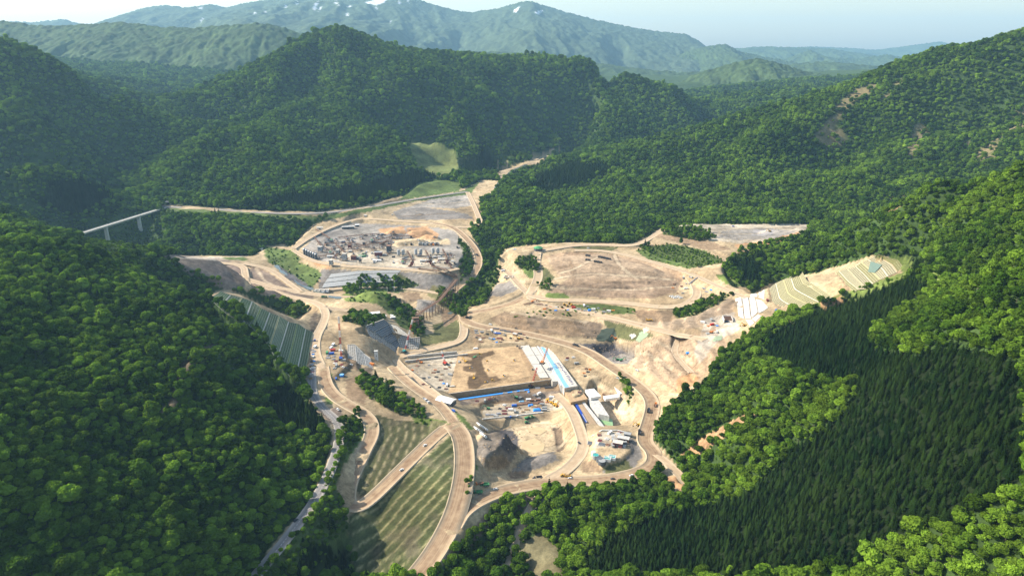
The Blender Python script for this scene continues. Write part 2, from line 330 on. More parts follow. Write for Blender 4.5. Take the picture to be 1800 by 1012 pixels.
# pixel-space outline of what is not forest (used for planting and for the soil colours)
def pp(s): return [tuple(float(k) for k in q.split()) for q in s.split(';')]
BARE = [pp('284 448;350 449;445 450;470 432;500 430;512 434;545 398;600 374;680 350;740 338;822 330;846 316;880 318;868 345;842 350;850 392;822 402;846 440;850 468;838 490;815 505;800 528;820 540;850 535;868 505;876 470;880 440;900 434;940 430;1000 426;1110 428;1140 415;1160 400;1200 394;1430 394;1400 420;1330 432;1290 448;1268 470;1290 500;1310 505;1322 516;1350 500;1440 478;1530 450;1590 455;1610 462;1590 490;1500 508;1430 540;1370 556;1340 570;1300 600;1255 640;1235 680;1200 690;1165 730;1150 760;1150 775;1175 800;1202 835;1195 850;1165 850;1165 820;1130 842;1060 852;1000 856;960 858;930 866;880 890;840 925;800 960;760 1012;620 1012;614 960;610 905;590 850;606 800;630 760;616 735;600 770;596 800;560 880;500 960;455 1012;440 1012;480 955;545 880;578 800;584 760;560 725;535 690;540 660;500 640;470 600;436 560;420 540;360 520;400 505;450 530;520 560;545 545;520 530;470 520;400 500;330 475'),
        pp('284 360;340 362;400 366;470 371;560 372;640 362;700 352;820 333;822 340;740 350;690 362;600 380;545 386;500 384;440 380;400 376;340 374;290 370'),
        pp('714 252;760 249;800 266;808 302;774 314;734 296'), pp('735 322;780 316;812 322;806 336;740 346;700 352'),
        pp('872 300;930 282;968 262;990 262;960 285;900 305;880 322'),
        pp('912 958;950 940;980 962;985 1012;930 1012'),
        pp('1195 802;1240 768;1318 724;1324 729;1248 780;1205 810'),
        pp('958 852;975 852;945 870;932 895;915 940;905 975;885 1012;868 1012;895 970;905 930;922 890;940 866'),
        pp('276 735;301 700;314 650;332 625;395 600;399 604;340 632;319 670;307 713;281 740'),
        pp('1180 838;1205 832;1200 862;1172 872')]
# things green inside the bare outline: trees stand here too
WOODS = [pp('600 505;640 487;690 485;735 500;700 512;640 508;610 516'), pp('770 500;800 520;832 520;840 492;870 468;850 440;860 400;885 410;885 440;862 470;862 505;845 535;828 530;815 560;770 535'),
         pp('805 425;822 432;832 460;828 480;810 495;808 470;815 445'), pp('618 548;640 548;662 560;680 560;650 575;618 568;600 565'), pp('680 520;700 528;740 560;748 590;730 592;718 570;700 550;675 535'),
         pp('622 668;640 652;680 676;735 712;752 735;700 728;650 700'), pp('592 770;606 735;630 720;640 760;606 810;590 850;606 905;618 960;560 1012;450 1012;505 955;560 880;596 800'),
         pp('1180 548;1270 516;1285 520;1230 552;1190 560'), pp('1085 662;1094 660;1112 690;1105 715;1098 690'), pp('820 840;830 830;826 870;815 880'),
         pp('872 502;880 470;872 462;860 480;862 510'), pp('905 455;935 448;948 462;946 478;925 475;905 465'), pp('945 500;970 500;968 512;948 508'),
         pp('1120 432;1200 430;1260 450;1275 462;1220 470;1150 450'), pp('1160 395;1230 402;1260 418;1230 424;1165 412') , pp('625 1012;612 960;560 960;520 1012')]
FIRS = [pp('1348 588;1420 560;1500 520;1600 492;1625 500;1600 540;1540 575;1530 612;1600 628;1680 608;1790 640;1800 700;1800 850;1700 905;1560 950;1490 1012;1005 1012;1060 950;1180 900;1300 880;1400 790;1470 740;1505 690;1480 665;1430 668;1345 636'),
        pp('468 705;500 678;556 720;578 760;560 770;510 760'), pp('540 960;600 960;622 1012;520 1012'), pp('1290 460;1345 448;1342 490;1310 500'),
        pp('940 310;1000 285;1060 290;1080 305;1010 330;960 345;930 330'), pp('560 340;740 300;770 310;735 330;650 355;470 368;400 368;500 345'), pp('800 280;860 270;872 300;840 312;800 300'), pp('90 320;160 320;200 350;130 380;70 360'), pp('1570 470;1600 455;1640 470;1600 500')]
LITTLE = [pp('150 400;185 385;240 372;285 376;290 420;262 445;180 452;140 430'), pp('1130 432;1200 430;1260 450;1275 462;1220 470;1150 452'), pp('284 364;560 374;560 388;284 376')]
def any_poly(u, v, polys):
    m = np.zeros(u.shape, bool)
    for p in polys: m |= inpoly(u, v, p)
    return m
# ------------------------------------------------------------------ lattice-protected cut slopes (needed before the ground so the ground can be seated under them)
def tierset(lines, zs): return [[P(u, v, z) for u, v in pp(l)] for l, z in zip(lines, zs)]
LAT = {
 'left': tierset(['551 584;543 630;534 676', '538 579;529 624;519 671', '524 569;514 612;503 655', '508 566;497 602;486 637', '492 556;484 583;475 610', '475 550;467 572;459 593', '460 542;452 560;444 577', '444 530;437 549;430 567', '426 524;414 542;401 554', '406 519;398 528;386 541', '388 512;378 519;368 524'], [50, 57.5, 65, 72.5, 80, 87, 94, 101, 108, 114, 120]),
 'right': tierset(['1352 507;1357 532;1373 541;1384 546', '1363 498;1370 526;1386 535.5;1396 541', '1376 492;1384.5 517;1399 526;1426 537.5', '1389 487;1396 508.5;1405.6 514;1438 531', '1403 480;1411 499;1421 503;1455 526', '1410 477;1418.5 494.4;1430 500;1463 522'], [76, 84, 92, 100, 107, 112]),
 'upper': tierset(['1469 481;1484 499;1493 507;1502 514', '1474.5 477;1491 495;1500 502;1508 509', '1488 473;1502 488;1512 498;1522 508', '1504 469;1519 483;1526 491;1534 499', '1514 462;1524 471;1537 483;1546 492', '1525 457;1536 463;1550 472;1560 486', '1539 450;1552 457;1566 466;1576 479', '1543 447;1560 453;1578 457;1586 468'], [120, 124.5, 130, 137, 144, 151, 158, 163]),
}
QUADS = {   # abutment cut: each face four corners (u v z), bottom-left, bottom-right, top-right, top-left
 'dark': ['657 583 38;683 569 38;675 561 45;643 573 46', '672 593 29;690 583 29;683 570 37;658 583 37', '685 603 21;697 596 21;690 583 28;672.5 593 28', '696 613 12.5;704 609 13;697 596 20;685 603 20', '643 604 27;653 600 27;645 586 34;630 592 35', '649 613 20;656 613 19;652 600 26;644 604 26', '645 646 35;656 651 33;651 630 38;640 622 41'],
 'tan': ['658 597 30;650 590 35;643 574 45;657 583 37', '674 609 20;659 597 29;658 583 37;672 593 28', '688 618 13;676 612 18;672.5 593 28;685 603 20', '697 624 9;689 618 12;685 603 20;696 613 12.5', '656 615 18;675 613 18;672 606 22;652 598 27', '643 604 27;636 604 29;630 592 35;632 594 34', '612 629 43;627 637 40;624 606 49;611 606 49.5', '628 637.5 40;644 645.5 35;639 621 41.5;625 607 48.5', '700 596 20;722 593 20;704 582 29;690 583 28', '690 583 29;722 592 29;700 575 38;684 570 37', '704 609 13;737 605 13;738 593 20;700 596 20.5', '704 615 10;734 613 10;737 606 12.5;704 610 12.5'],
}
QUADS = {k: [[P(*map(float, q.split())) for q in s.split(';')] for s in v] for k, v in QUADS.items()}
def resample(pts, n):
    pts = np.array(pts, float); d = np.concatenate([[0], np.cumsum(np.linalg.norm(np.diff(pts, axis=0), axis=1))]); t = np.linspace(0, d[-1], n)
    return np.stack([np.interp(t, d, pts[:, k]) for k in range(3)], 1)
def seat(X, Y, Zs):
    """lay the ground just under every lattice face"""
    def tri(a, b, c, drop):
        xs = (a[0], b[0], c[0]); ys = (a[1], b[1], c[1])
        i0, i1 = np.searchsorted(GX, min(xs)-3), np.searchsorted(GX, max(xs)+3); j0, j1 = np.searchsorted(GY, min(ys)-3), np.searchsorted(GY, max(ys)+3)
        x = X[j0:j1, i0:i1]; y = Y[j0:j1, i0:i1]; D = (b[1]-c[1])*(a[0]-c[0])+(c[0]-b[0])*(a[1]-c[1])
        if abs(D) < 1e-6: return
        l1 = ((b[1]-c[1])*(x-c[0])+(c[0]-b[0])*(y-c[1]))/D; l2 = ((c[1]-a[1])*(x-c[0])+(a[0]-c[0])*(y-c[1]))/D; l3 = 1-l1-l2
        e = .12; m = (l1 > -e) & (l2 > -e) & (l3 > -e); z = l1*a[2]+l2*b[2]+l3*c[2]-drop
        s = Zs[j0:j1, i0:i1]; s[m] = z[m]
    for ls in LAT.values():
        for lo, hi in zip(ls[:-1], ls[1:]):
            A = resample(lo, 9); B = resample(hi, 9)
            for k in range(8): tri(A[k], A[k+1], B[k+1], 1.0); tri(A[k], B[k+1], B[k], 1.0)
    for v in QUADS.values():
        for q in v: tri(q[0], q[1], q[2], 1.2); tri(q[0], q[2], q[3], 1.2)
# ------------------------------------------------------------------ the heightfield itself
ZB = tps_eval(XX, YY)
U, V, DEP = proj(XX, YY, ZB)
FORCED = any_poly(U, V, BARE)
def blurmask(m, n):
    m = m.astype(float)
    for _ in range(n):
        m[1:-1, 1:-1] = (m[1:-1, 1:-1]*2 + m[:-2, 1:-1]+m[2:, 1:-1]+m[1:-1, :-2]+m[1:-1, 2:])/6
    return m
wild = 1 - blurmask(FORCED, 14)
slope = rsample(sl, XX, YY)
amp = np.clip(slope*1.6, 0, 1)*wild**2
crest = np.full(RXX.shape, 1e9)
for _s in SKYL: crest = np.minimum(crest, segdist(RXX, RYY, _s)[0])
amp = amp*np.clip(rsample(crest, XX, YY)/150, .1, 1)
near = np.clip((YY-350)/900, .3, 1.25)
relief = 15*rsample(G1, XX, YY) + 16*rsample(G2, XX, YY) + (24+42*np.clip((YY-1250)/600, 0, 1))*(rsample(RG, XX, YY)-.35)
Z = ZB + amp*near*np.where(relief > 8, 8+.2*(relief-8), relief) + wild*np.clip(slope*2, .1, 1)*5*fbm(XX/60, YY/60, 4, 21)
Z += (1-wild)*(0.7*fbm(XX/16, YY/16, 4, 40) + .25*fbm(XX/5, YY/5, 2, 44))
def terraces(Z, polys, h, sharp=.3):
    for p in polys:
        m = blurmask(inpoly(U, V, pp(p)), 3); zz = Z+1.2*fbm(XX/50, YY/50, 2, 91); f = np.floor(zz/h); g = np.clip((zz/h-f-.5)/sharp+.5, 0, 1); g = g*g*(3-2*g)
        Z = Z + m*((f+g)*h - zz)
    return Z
Z = terraces(Z, ['1100 596;1200 580;1270 570;1290 590;1240 650;1200 690;1150 665;1090 640', '1040 560;1120 565;1200 560;1260 540;1300 525;1290 560;1190 580;1120 572', '1200 445;1290 430;1400 410;1400 420;1270 460', '600 612;640 636;650 650;610 655'], 5.0)
Z = terraces(Z, ['960 498;1060 494;1190 490;1195 515;1130 525;1000 522'], 4.0)
Z = terraces(Z, ['885 550;960 554;1060 568;1060 598;940 592;880 578', '1110 545;1200 546;1180 565;1130 566'], 4.5)
# sown slopes: parallel benches along their upper road
def sown(poly, line, per):
    d, _ = segdist(XX, YY, [P(*q)[:2] for q in line]); m = blurmask(inpoly(U, V, pp(poly)), 2); ph = (d+1.2*fbm(XX/25, YY/25, 2, 95))/per
    return m, ph-np.floor(ph)
SOWN1 = sown('660 735;790 746;700 822;640 874;628 862;652 798;664 756', [(657, 735, 40), (659, 760, 36), (640, 797, 29), (614, 850, 20)], 8.5)
SOWN2 = sown('806 752;812 780;806 830;795 885;768 950;730 1004;690 1060;600 1060;614 905;660 890;712 836;790 760', [(800, 748, 35), (702, 835, 24), (650, 886, 15), (612, 900, 14.5), (560, 900, 12)], 9.0)
for m_, f_ in (SOWN1, SOWN2): Z += m_*1.1*(np.clip((f_-.5)/.28+.5, 0, 1)-f_)
Z = apply_works(XX, YY, Z)
Z += np.where(FORCED, .12, .0)*fbm(XX/4, YY/4, 2, 31)
mm_ = blurmask(inpoly(U, V, pp('834 756;896 750;915 775;905 815;870 830;838 815')), 4); Z += mm_*2.6*fbm(XX/9, YY/9, 3, 98)
seat(XX, YY, Z)
def zat(x, y):
    x = np.asarray(x, float); y = np.asarray(y, float)
    ix = np.clip(np.searchsorted(GX, x)-1, 0, len(GX)-2); iy = np.clip(np.searchsorted(GY, y)-1, 0, len(GY)-2)
    fx = np.clip((x-GX[ix])/(GX[ix+1]-GX[ix]), 0, 1); fy = np.clip((y-GY[iy])/(GY[iy+1]-GY[iy]), 0, 1)
    return (Z[iy, ix]*(1-fx)+Z[iy, ix+1]*fx)*(1-fy) + (Z[iy+1, ix]*(1-fx)+Z[iy+1, ix+1]*fx)*fy
def T(u, v, far=6000.0):
    """where the line of sight through a photograph point meets the ground"""
    a, dy, dz = ray(u, v); t = np.concatenate([np.arange(250, 2500, 1.5), np.arange(2500, far, 6)])
    x = a*t; y = dy*t; z = CAM_H+dz*t; g = zat(x, y); k = np.argmax(z <= g)
    if k == 0: return (x[-1], y[-1], g[-1])
    d0 = z[k-1]-g[k-1]; d1 = g[k]-z[k]; f = d0/(d0+d1+1e-9); tt = t[k-1]+(t[k]-t[k-1])*f
    xx, yy = a*tt, dy*tt
    return (float(xx), float(yy), float(zat(xx, yy)))
# ------------------------------------------------------------------ soil colours (albedo, with the spoil mound's shadow side painted in)
LIGHT=(.40,.30,.18); PALE=(.44,.37,.275); BROWN=(.26,.18,.11); GREY=(.215,.19,.165); LGREY=(.30,.265,.225); ROCK_AND_SHADOW=(.11,.10,.10); ORANGE=(.46,.27,.14)
GRASS=(.10,.135,.038); BRIGHT=(.155,.20,.05); DRY=(.21,.19,.085); FLOOR=(.040,.068,.018); SAND=(.55,.42,.26); DARK=(.17,.125,.085); OLIVE=(.115,.115,.048)
U, V, DEP = proj(XX, YY, Z)
Uj = U + 1.6*vnoise(XX/5, YY/5, 60) + 1.2*vnoise(XX/17, YY/17, 61); Vj = V + .9*vnoise(XX/5, YY/5, 62) + .7*vnoise(XX/17, YY/17, 63)
colr = np.zeros(Z.shape+(3,)); colr[:] = FLOOR
colr[any_poly(Uj, Vj, BARE)] = LIGHT
PAINT = [
 (GRASS, '284 364;340 368;560 380;690 358;815 335;845 318;822 348;740 352;600 382;540 392;500 398;440 384;300 376'), ((.16,.18,.055), '714 252;760 249;800 266;808 302;774 314;734 296'), (GRASS, '735 322;780 316;812 322;806 336;740 346;700 352'),
 ((.22,.17,.13), '284 448;350 450;425 462;432 505;400 510;330 480'), ((.21,.155,.115), '440 464;472 478;520 512;560 524;500 524;470 518;440 508'), ((.21,.155,.12), '345 465;425 466;428 500;390 490'),
 (GREY, '690 372;730 362;760 366;820 375;832 384;780 386;700 386'), (LGREY, '690 372;760 350;822 342;834 360;800 366;740 364'), (GREY, '730 375;770 372;820 380;800 384;730 384'),
 (LGREY, '530 440;560 410;620 392;720 396;800 404;822 440;800 474;660 470;560 458'), (PALE, '600 440;700 432;800 450;800 470;640 468;580 455'), (GREY, '550 412;600 404;620 420;560 426'), (GREY, '630 415;720 408;730 420;650 430'),
 (ORANGE, '664 402;708 398;716 410;670 412'), (ORANGE, '716 400;750 398;772 412;768 422;730 420;716 410'), (SAND, '690 420;790 420;792 430;690 434'),
 (GREY, '564 472;640 476;720 478;790 484;806 500;780 514;700 506;640 502;560 508'), (OLIVE, '640 476;700 478;716 490;640 492'), (GRASS, '522 458;560 474;566 484;548 508;505 478'), (ORANGE, '548 456;580 466;582 474;556 468'), (GRASS, '460 432;515 440;530 455;505 476;472 462'),
 (BRIGHT, '598 520;632 504;650 500;678 512;704 535;690 540;650 532;610 530'), (GRASS, '640 508;690 484;740 500;700 515'), (BROWN, '702 516;735 512;745 528;715 530'), (LGREY, '735 525;770 530;760 548;730 545'), (DRY, '760 500;790 515;775 530;750 520'), (ORANGE, '690 540;705 536;730 555;735 566;700 556'),
 (GRASS, '660 528;690 536;720 556;735 585;705 575'),
 (BROWN, '600 618;640 632;632 650;606 648'), (BROWN, '606 668;650 650;650 690;640 712;610 700'), (DARK, '636 650;660 640;652 660;640 668'),
 (PALE, '716 642;790 622;812 618;808 690;745 684'), (GREY, '700 645;728 652;730 680;716 680;690 655'),
 (OLIVE, '735 590;800 580;810 596;740 608'), (OLIVE, '760 572;800 556;812 575;800 600;765 590'), (BROWN, '770 545;808 540;806 560;780 575'),
 (BROWN, '820 690;1000 660;1010 690;960 706;830 712'), ((.24,.185,.14), '800 696;990 686;980 700;850 706;810 712'), (PALE, '848 722;880 708;985 698;992 716;900 735;852 736'),
 (SAND, '900 752;965 738;992 760;990 790;950 800;910 796;890 775'), (DARK, '972 752;986 752;994 788;978 795'),
 ((.20,.165,.13), '840 776;860 758;880 754;905 760;912 786;900 810;880 820;850 820;838 800'), (ROCK_AND_SHADOW, '880 756;897 752;912 772;908 790;890 796;878 786'), (BROWN, '845 806;880 800;900 812;882 826;858 826'), (GREY, '920 806;972 792;982 808;930 828;890 834'), (BROWN, '892 832;920 826;925 840;894 842'),  # near-black polygon paints the shadow on the spoil mound's right face
 (SAND, '1050 700;1100 694;1116 712;1106 738;1080 748;1046 726'), (BROWN, '1052 692;1096 690;1100 700;1060 706'), (SAND, '1098 706;1108 695;1120 712;1112 738;1100 740'),
 (PALE, '1048 768;1064 756;1104 760;1112 772;1096 790;1060 782;1044 790'), (SAND, '1070 774;1086 770;1090 782;1074 788'), (GREY, '1104 762;1118 774;1130 800;1112 824;1070 834;1050 828;1086 812;1108 796'), (OLIVE, '1058 820;1100 806;1112 824;1064 836'), (BROWN, '1020 812;1046 808;1060 830;1022 830'),
 (BROWN, '884 548;960 552;990 560;1060 570;1060 596;1000 590;940 590;880 574;860 560'), (DARK, '925 556;975 560;972 575;944 578;926 568'), (BROWN, '960 556;1010 562;1040 590;1000 592;970 580'), (DARK, '1000 560;1056 568;1060 590;1030 592'), (OLIVE, '1058 562;1130 578;1150 590;1110 600;1080 592'), (GRASS, '1000 535;1060 534;1115 542;1125 552;1085 552;1010 545'),
 ((.335,.235,.15), '955 450;1000 442;1062 446;1112 452;1195 475;1200 492;1190 512;1150 524;1060 524;960 514;1000 490'), ((.27,.19,.125), '980 500;1060 497;1200 488;1190 514;1130 524;1040 522;990 514'), ((.38,.275,.18), '960 452;1060 446;1150 472;1180 486;1060 490;985 490'),
 (BRIGHT, '958 514;992 516;1000 525;962 527'), (SAND, '898 496;922 492;924 506;910 510'), (GREY, '872 500;900 494;912 508;880 522;862 520'), (GRASS, '905 455;935 450;946 462;942 486;932 490;912 470'), (OLIVE, '942 460;965 475;975 488;960 500;948 490'),
 (GRASS, '1115 440;1180 428;1240 440;1270 460;1210 472;1140 456'), (BROWN, '1140 415;1180 408;1260 428;1290 440;1250 440;1180 424'), (OLIVE, '1000 432;1090 434;1070 444;1010 438'),
 (PALE, '1160 402;1200 394;1430 394;1404 416;1320 430;1270 424;1200 412'), (LGREY, '1270 406;1330 400;1400 406;1360 420;1300 422;1260 418'), ((.33,.30,.28),'1325 402;1362 402;1356 414;1320 414'), (ORANGE, '1290 430;1340 424;1400 408;1412 404;1380 424;1300 440'),
 ((.33,.245,.165), '1040 560;1120 565;1200 560;1260 540;1280 524;1300 530;1270 570;1190 580;1120 572'), (BROWN, '1110 545;1200 546;1180 565;1130 566'), (GRASS, '1256 484;1310 475;1312 500;1290 505'), (BRIGHT, '1260 488;1300 480;1300 492;1275 500'),
 ((.39,.28,.18), '1110 600;1200 585;1260 590;1290 570;1270 620;1235 660;1215 690;1190 690;1150 660;1100 640'), (ROCK_AND_SHADOW, '1010 602;1060 604;1110 606;1104 616;1070 618;1020 616'), (GREY, '1040 614;1100 612;1118 626;1100 640;1060 636'), (ROCK_AND_SHADOW, '1040 610;1090 612;1100 622;1060 630'), (LGREY, '1090 622;1120 624;1110 634;1088 630'),
 (ORANGE, '1190 665;1215 655;1228 665;1205 690;1190 690'), ((.43,.36,.28), '1240 560;1290 548;1300 580;1260 600;1230 640;1220 620'),
 (BRIGHT, '1440 530;1500 508;1590 478;1610 462;1620 470;1560 505;1450 545;1372 575;1360 566'), (BRIGHT, '1560 456;1590 448;1640 470;1680 500;1600 492'), ((.42,.33,.22), '1385 552;1410 540;1420 560;1405 575;1375 580'), (ORANGE, '1440 532;1480 522;1490 532;1450 545'),
 (ORANGE, '1195 800;1240 765;1320 722;1330 730;1250 785;1205 812'), (ORANGE, '1170 838;1205 832;1200 862;1165 852'),
 ((.105,.100,.046), '658 728;700 738;760 740;792 748;760 775;700 820;650 868;632 872;624 860;650 800;664 752'), ((.085,.096,.036), '804 750;810 780;806 830;790 890;760 960;725 1012;622 1012;614 950;612 908;650 890;710 835;790 765'), (BRIGHT, '722 728;750 735;790 740;760 748;728 742'), (DRY,'760 738;792 744;770 764;745 770'),
 (GRASS, '600 760;612 735;636 728;644 760;606 815;590 850;600 905;612 960;560 1012;455 1012;505 955;560 880;592 800'), (BROWN, '598 718;606 735;600 752;592 745'), ((.24,.18,.14),'560 720;596 716;606 738;590 770;588 750'),
 (GRASS, '575 655;584 655;580 690;586 712;572 708;572 690'), (GRASS, '800 722;818 735;832 752;826 756;804 735'),
 (GRASS, '815 870;832 800;838 820;826 866;818 892'), (DARK, '800 965;850 905;880 880;930 866;960 856;972 860;930 890;900 900;850 935;790 1000'), (DRY, '912 958;950 940;980 962;985 1012;930 1012'), (GREY, '870 1012;912 930;930 890;975 852;968 866;935 902;915 945;890 1000'),
 ((.44,.37,.29), '300 452;430 451;425 458;350 457'), (GRASS, '390 452;430 452;440 458;400 457'), (ROCK_AND_SHADOW, '488 465;520 486;560 512;545 512;500 486'),
 (DARK, '545 560;556 545;560 560;552 600;546 610'), (BROWN, '548 600;556 560;568 552;560 590;556 650;546 690;540 690'),
]
PAINT += [((.095,.072,.042), '270 738;300 700;312 648;330 620;395 595;402 608;340 640;322 675;310 718;285 745'), ((.15,.13,.07), '905 958;950 935;985 962;990 1016;925 1016'), ((.30,.20,.10), '1548 352;1575 342;1598 350;1570 372;1552 376'), ((.28,.2,.11), '1300 432;1340 426;1330 440;1300 446')]
for c, poly in PAINT: colr[inpoly(Uj, Vj, pp(poly))] = c
# hairlines of dry benches across the two sown slopes
for (m_, f_), dryc in ((SOWN1, (.30,.25,.14)), (SOWN2, (.27,.24,.12))):
    n_ = .35*fbm(XX/9, YY/9, 3, 96); w1 = m_*np.clip((.12-np.abs(f_-.78))/.06+n_*.8, 0, 1); w2 = m_*np.clip((.2-np.abs(f_-.35))/.1+n_, 0, 1)
    colr = colr*(1-w1[..., None]) + np.array(dryc)*w1[..., None]; colr = colr*(1-.75*w2[..., None]) + np.array((.058,.066,.026))*.75*w2[..., None]
    pt_ = m_*np.clip(fbm(XX/22, YY/22, 3, 97)*2.2-.35, 0, .8); colr = colr*(1-pt_[..., None]) + np.array((.135,.115,.07))*pt_[..., None]
w_ = any_poly(Uj, Vj, WOODS); colr[w_] = colr[w_]*.25 + np.array(GRASS)*.75*.7
# vehicle tracks across the open ground
TRACKS = ['985 470;1030 462;1085 470;1150 482', '975 490;1040 480;1120 486;1185 492', '960 505;1040 508;1120 510;1185 504', '1000 455;1010 480;1000 505', '1080 448;1090 470;1120 490', '1050 452;1020 470;985 480', '350 452;400 470;420 500', '480 470;500 490;560 515', '450 470;470 500;520 515', '380 455;420 458;440 470', '560 430;600 440;680 446;790 452', '690 446;740 456;800 455', '640 425;700 430;780 432', '600 462;680 465;760 472', '850 715;900 712;980 706', '860 735;920 728;990 722', '895 755;940 748;990 742', '960 790;1000 770;1030 745', '1060 775;1080 785;1100 780', '830 590;870 600;920 602', '850 578;870 598', '840 612;830 580', '1120 610;1150 630;1180 650', '1150 600;1190 620;1220 640', '1210 580;1240 590;1265 570', '900 550;960 556;1030 566', '950 535;1000 540;1060 548', '1180 402;1260 404;1400 400', '1200 410;1300 412;1380 408', '700 350;760 360;830 352', '690 380;750 378;835 372', '740 645;770 660;800 675', '730 640;780 640;810 630', '620 615;610 640;600 660', '640 650;670 645;690 640', '1040 660;1080 690;1110 700', '1000 640;1040 650;1080 672', '1060 705;1090 720;1105 735']
for i, s in enumerate(TRACKS):
    q = smooth([T(u, v)[:2] for u, v in pp(s)], 2); xs = [p[0] for p in q]; ys = [p[1] for p in q]; i0, i1 = np.searchsorted(GX, (min(xs)-9, max(xs)+9)); j0, j1 = np.searchsorted(GY, (min(ys)-9, max(ys)+9))
    x = XX[j0:j1, i0:i1]; y = YY[j0:j1, i0:i1]; d, _ = segdist(x, y, q); d = d+1.2*fbm(x/12, y/12, 2, 120); w = np.clip((3.4-d)/1.6, 0, 1)*(.55+.4*fbm(x/18, y/18, 2, 121)); e = np.clip(1.3-np.abs(d-4.2), 0, 1)*.3
    c = colr[j0:j1, i0:i1]; tc_ = np.array((.50, .40, .27) if i % 3 else (.24, .165, .10)); c[:] = (c*(1-w[..., None])+tc_*w[..., None])*(1-e[..., None])
# landslip scars on the forested slopes
SCARS = [pp('1415 195;1475 165;1560 140;1590 128;1590 150;1560 195;1540 225;1500 245;1460 265;1420 235'), pp('1772 195;1800 150;1830 150;1830 240;1790 290;1764 285'), pp('1590 260;1612 215;1630 225;1620 285;1600 285'), pp('1690 250;1720 225;1760 230;1770 285;1700 285'), pp('1540 350;1580 335;1600 345;1560 380;1535 385'), pp('1370 380;1440 374;1430 392;1375 392')]
sc_ = any_poly(Uj, Vj, SCARS) & (rsample(G3, XX, YY)+.5*fbm(XX/60, YY/60, 3, 70) > .75); colr[sc_] = (.185, .15, .075)
SCAR = sc_
bare_ = any_poly(U, V, BARE)
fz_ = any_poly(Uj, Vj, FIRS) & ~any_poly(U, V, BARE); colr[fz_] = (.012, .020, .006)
colr[bare_] *= .90
rill = np.abs(fbm(XX/26, YY/26, 5, 82)); colr *= 1-(bare_*.30*np.clip(1-rill/.05, 0, 1))[..., None]
rill2 = np.abs(fbm(XX/55, YY/55, 5, 86)); colr *= 1+(bare_*.22*np.clip(1-rill2/.06, 0, 1))[..., None]
big = fbm(XX/40, YY/40, 4, 80)[..., None]; colr *= 1 + np.where(bare_, .55, .2)[..., None]*big
damp = (bare_*np.clip(fbm(XX/75, YY/75, 4, 84)*2.4-.15, 0, 1))[..., None]; colr = colr*(1-.5*damp) + colr*np.array((.78,.70,.62))*.5*damp
# ------------------------------------------------------------------ materials
MATS = {}
def mat(name, col, rough=.85, noise=.12, scale=.5, metal=0., bump=0., spec=.3):
    if name in MATS: return MATS[name]
    m = bpy.data.materials.new(name); m.use_nodes = True; t = m.node_tree; b = t.nodes['Principled BSDF']
    b.inputs['Roughness'].default_value = rough; b.inputs['Metallic'].default_value = metal; b.inputs['Specular IOR Level'].default_value = spec
    tc = t.nodes.new('ShaderNodeTexCoord'); n = t.nodes.new('ShaderNodeTexNoise'); n.inputs['Scale'].default_value = scale; n.inputs['Detail'].default_value = 5
    t.links.new(tc.outputs['Object'], n.inputs['Vector'])
    r = t.nodes.new('ShaderNodeMapRange'); r.inputs[1].default_value = .3; r.inputs[2].default_value = .7; r.inputs[3].default_value = 1-noise; r.inputs[4].default_value = 1+noise
    t.links.new(n.outputs['Fac'], r.inputs[0])
    mx = t.nodes.new('ShaderNodeVectorMath'); mx.operation = 'SCALE'; mx.inputs[0].default_value = col[:3]; t.links.new(r.outputs[0], mx.inputs['Scale'])
    t.links.new(mx.outputs[0], b.inputs['Base Color'])
    if bump:
        bp = t.nodes.new('ShaderNodeBump'); bp.inputs['Strength'].default_value = .6; bp.inputs['Distance'].default_value = bump; t.links.new(n.outputs['Fac'], bp.inputs['Height']); t.links.new(bp.outputs[0], b.inputs['Normal'])
    MATS[name] = m; return m
def soil_material(name, attr):
    m = bpy.data.materials.new(name); m.use_nodes = True; t = m.node_tree; b = t.nodes['Principled BSDF']
    b.inputs['Roughness'].default_value = .95; b.inputs['Specular IOR Level'].default_value = .1
    at = t.nodes.new('ShaderNodeAttribute'); at.attribute_name = attr
    tc = t.nodes.new('ShaderNodeTexCoord'); res = None
    acc = None
    for sc, lo, hi in ((.035, .84, 1.16), (.16, .74, 1.24), (.6, .80, 1.2)):
        n = t.nodes.new('ShaderNodeTexNoise'); n.inputs['Scale'].default_value = sc; n.inputs['Detail'].default_value = 6; n.inputs['Roughness'].default_value = .6; t.links.new(tc.outputs['Object'], n.inputs['Vector'])
        r = t.nodes.new('ShaderNodeMapRange'); r.inputs[1].default_value = .32; r.inputs[2].default_value = .68; r.inputs[3].default_value = lo; r.inputs[4].default_value = hi; t.links.new(n.outputs['Fac'], r.inputs[0])
        if acc is None: acc = r.outputs[0]
        else:
            mm = t.nodes.new('ShaderNodeMath'); mm.operation = 'MULTIPLY'; t.links.new(acc, mm.inputs[0]); t.links.new(r.outputs[0], mm.inputs[1]); acc = mm.outputs[0]
        last = n
    mx = t.nodes.new('ShaderNodeVectorMath'); mx.operation = 'SCALE'; t.links.new(at.outputs['Color'], mx.inputs[0]); t.links.new(acc, mx.inputs['Scale'])
    t.links.new(mx.outputs[0], b.inputs['Base Color'])
    bp = t.nodes.new('ShaderNodeBump'); bp.inputs['Strength'].default_value = .5; bp.inputs['Distance'].default_value = .5; t.links.new(last.outputs['Fac'], bp.inputs['Height']); t.links.new(bp.outputs[0], b.inputs['Normal'])
    return m
SOIL = soil_material('soil', 'soil')
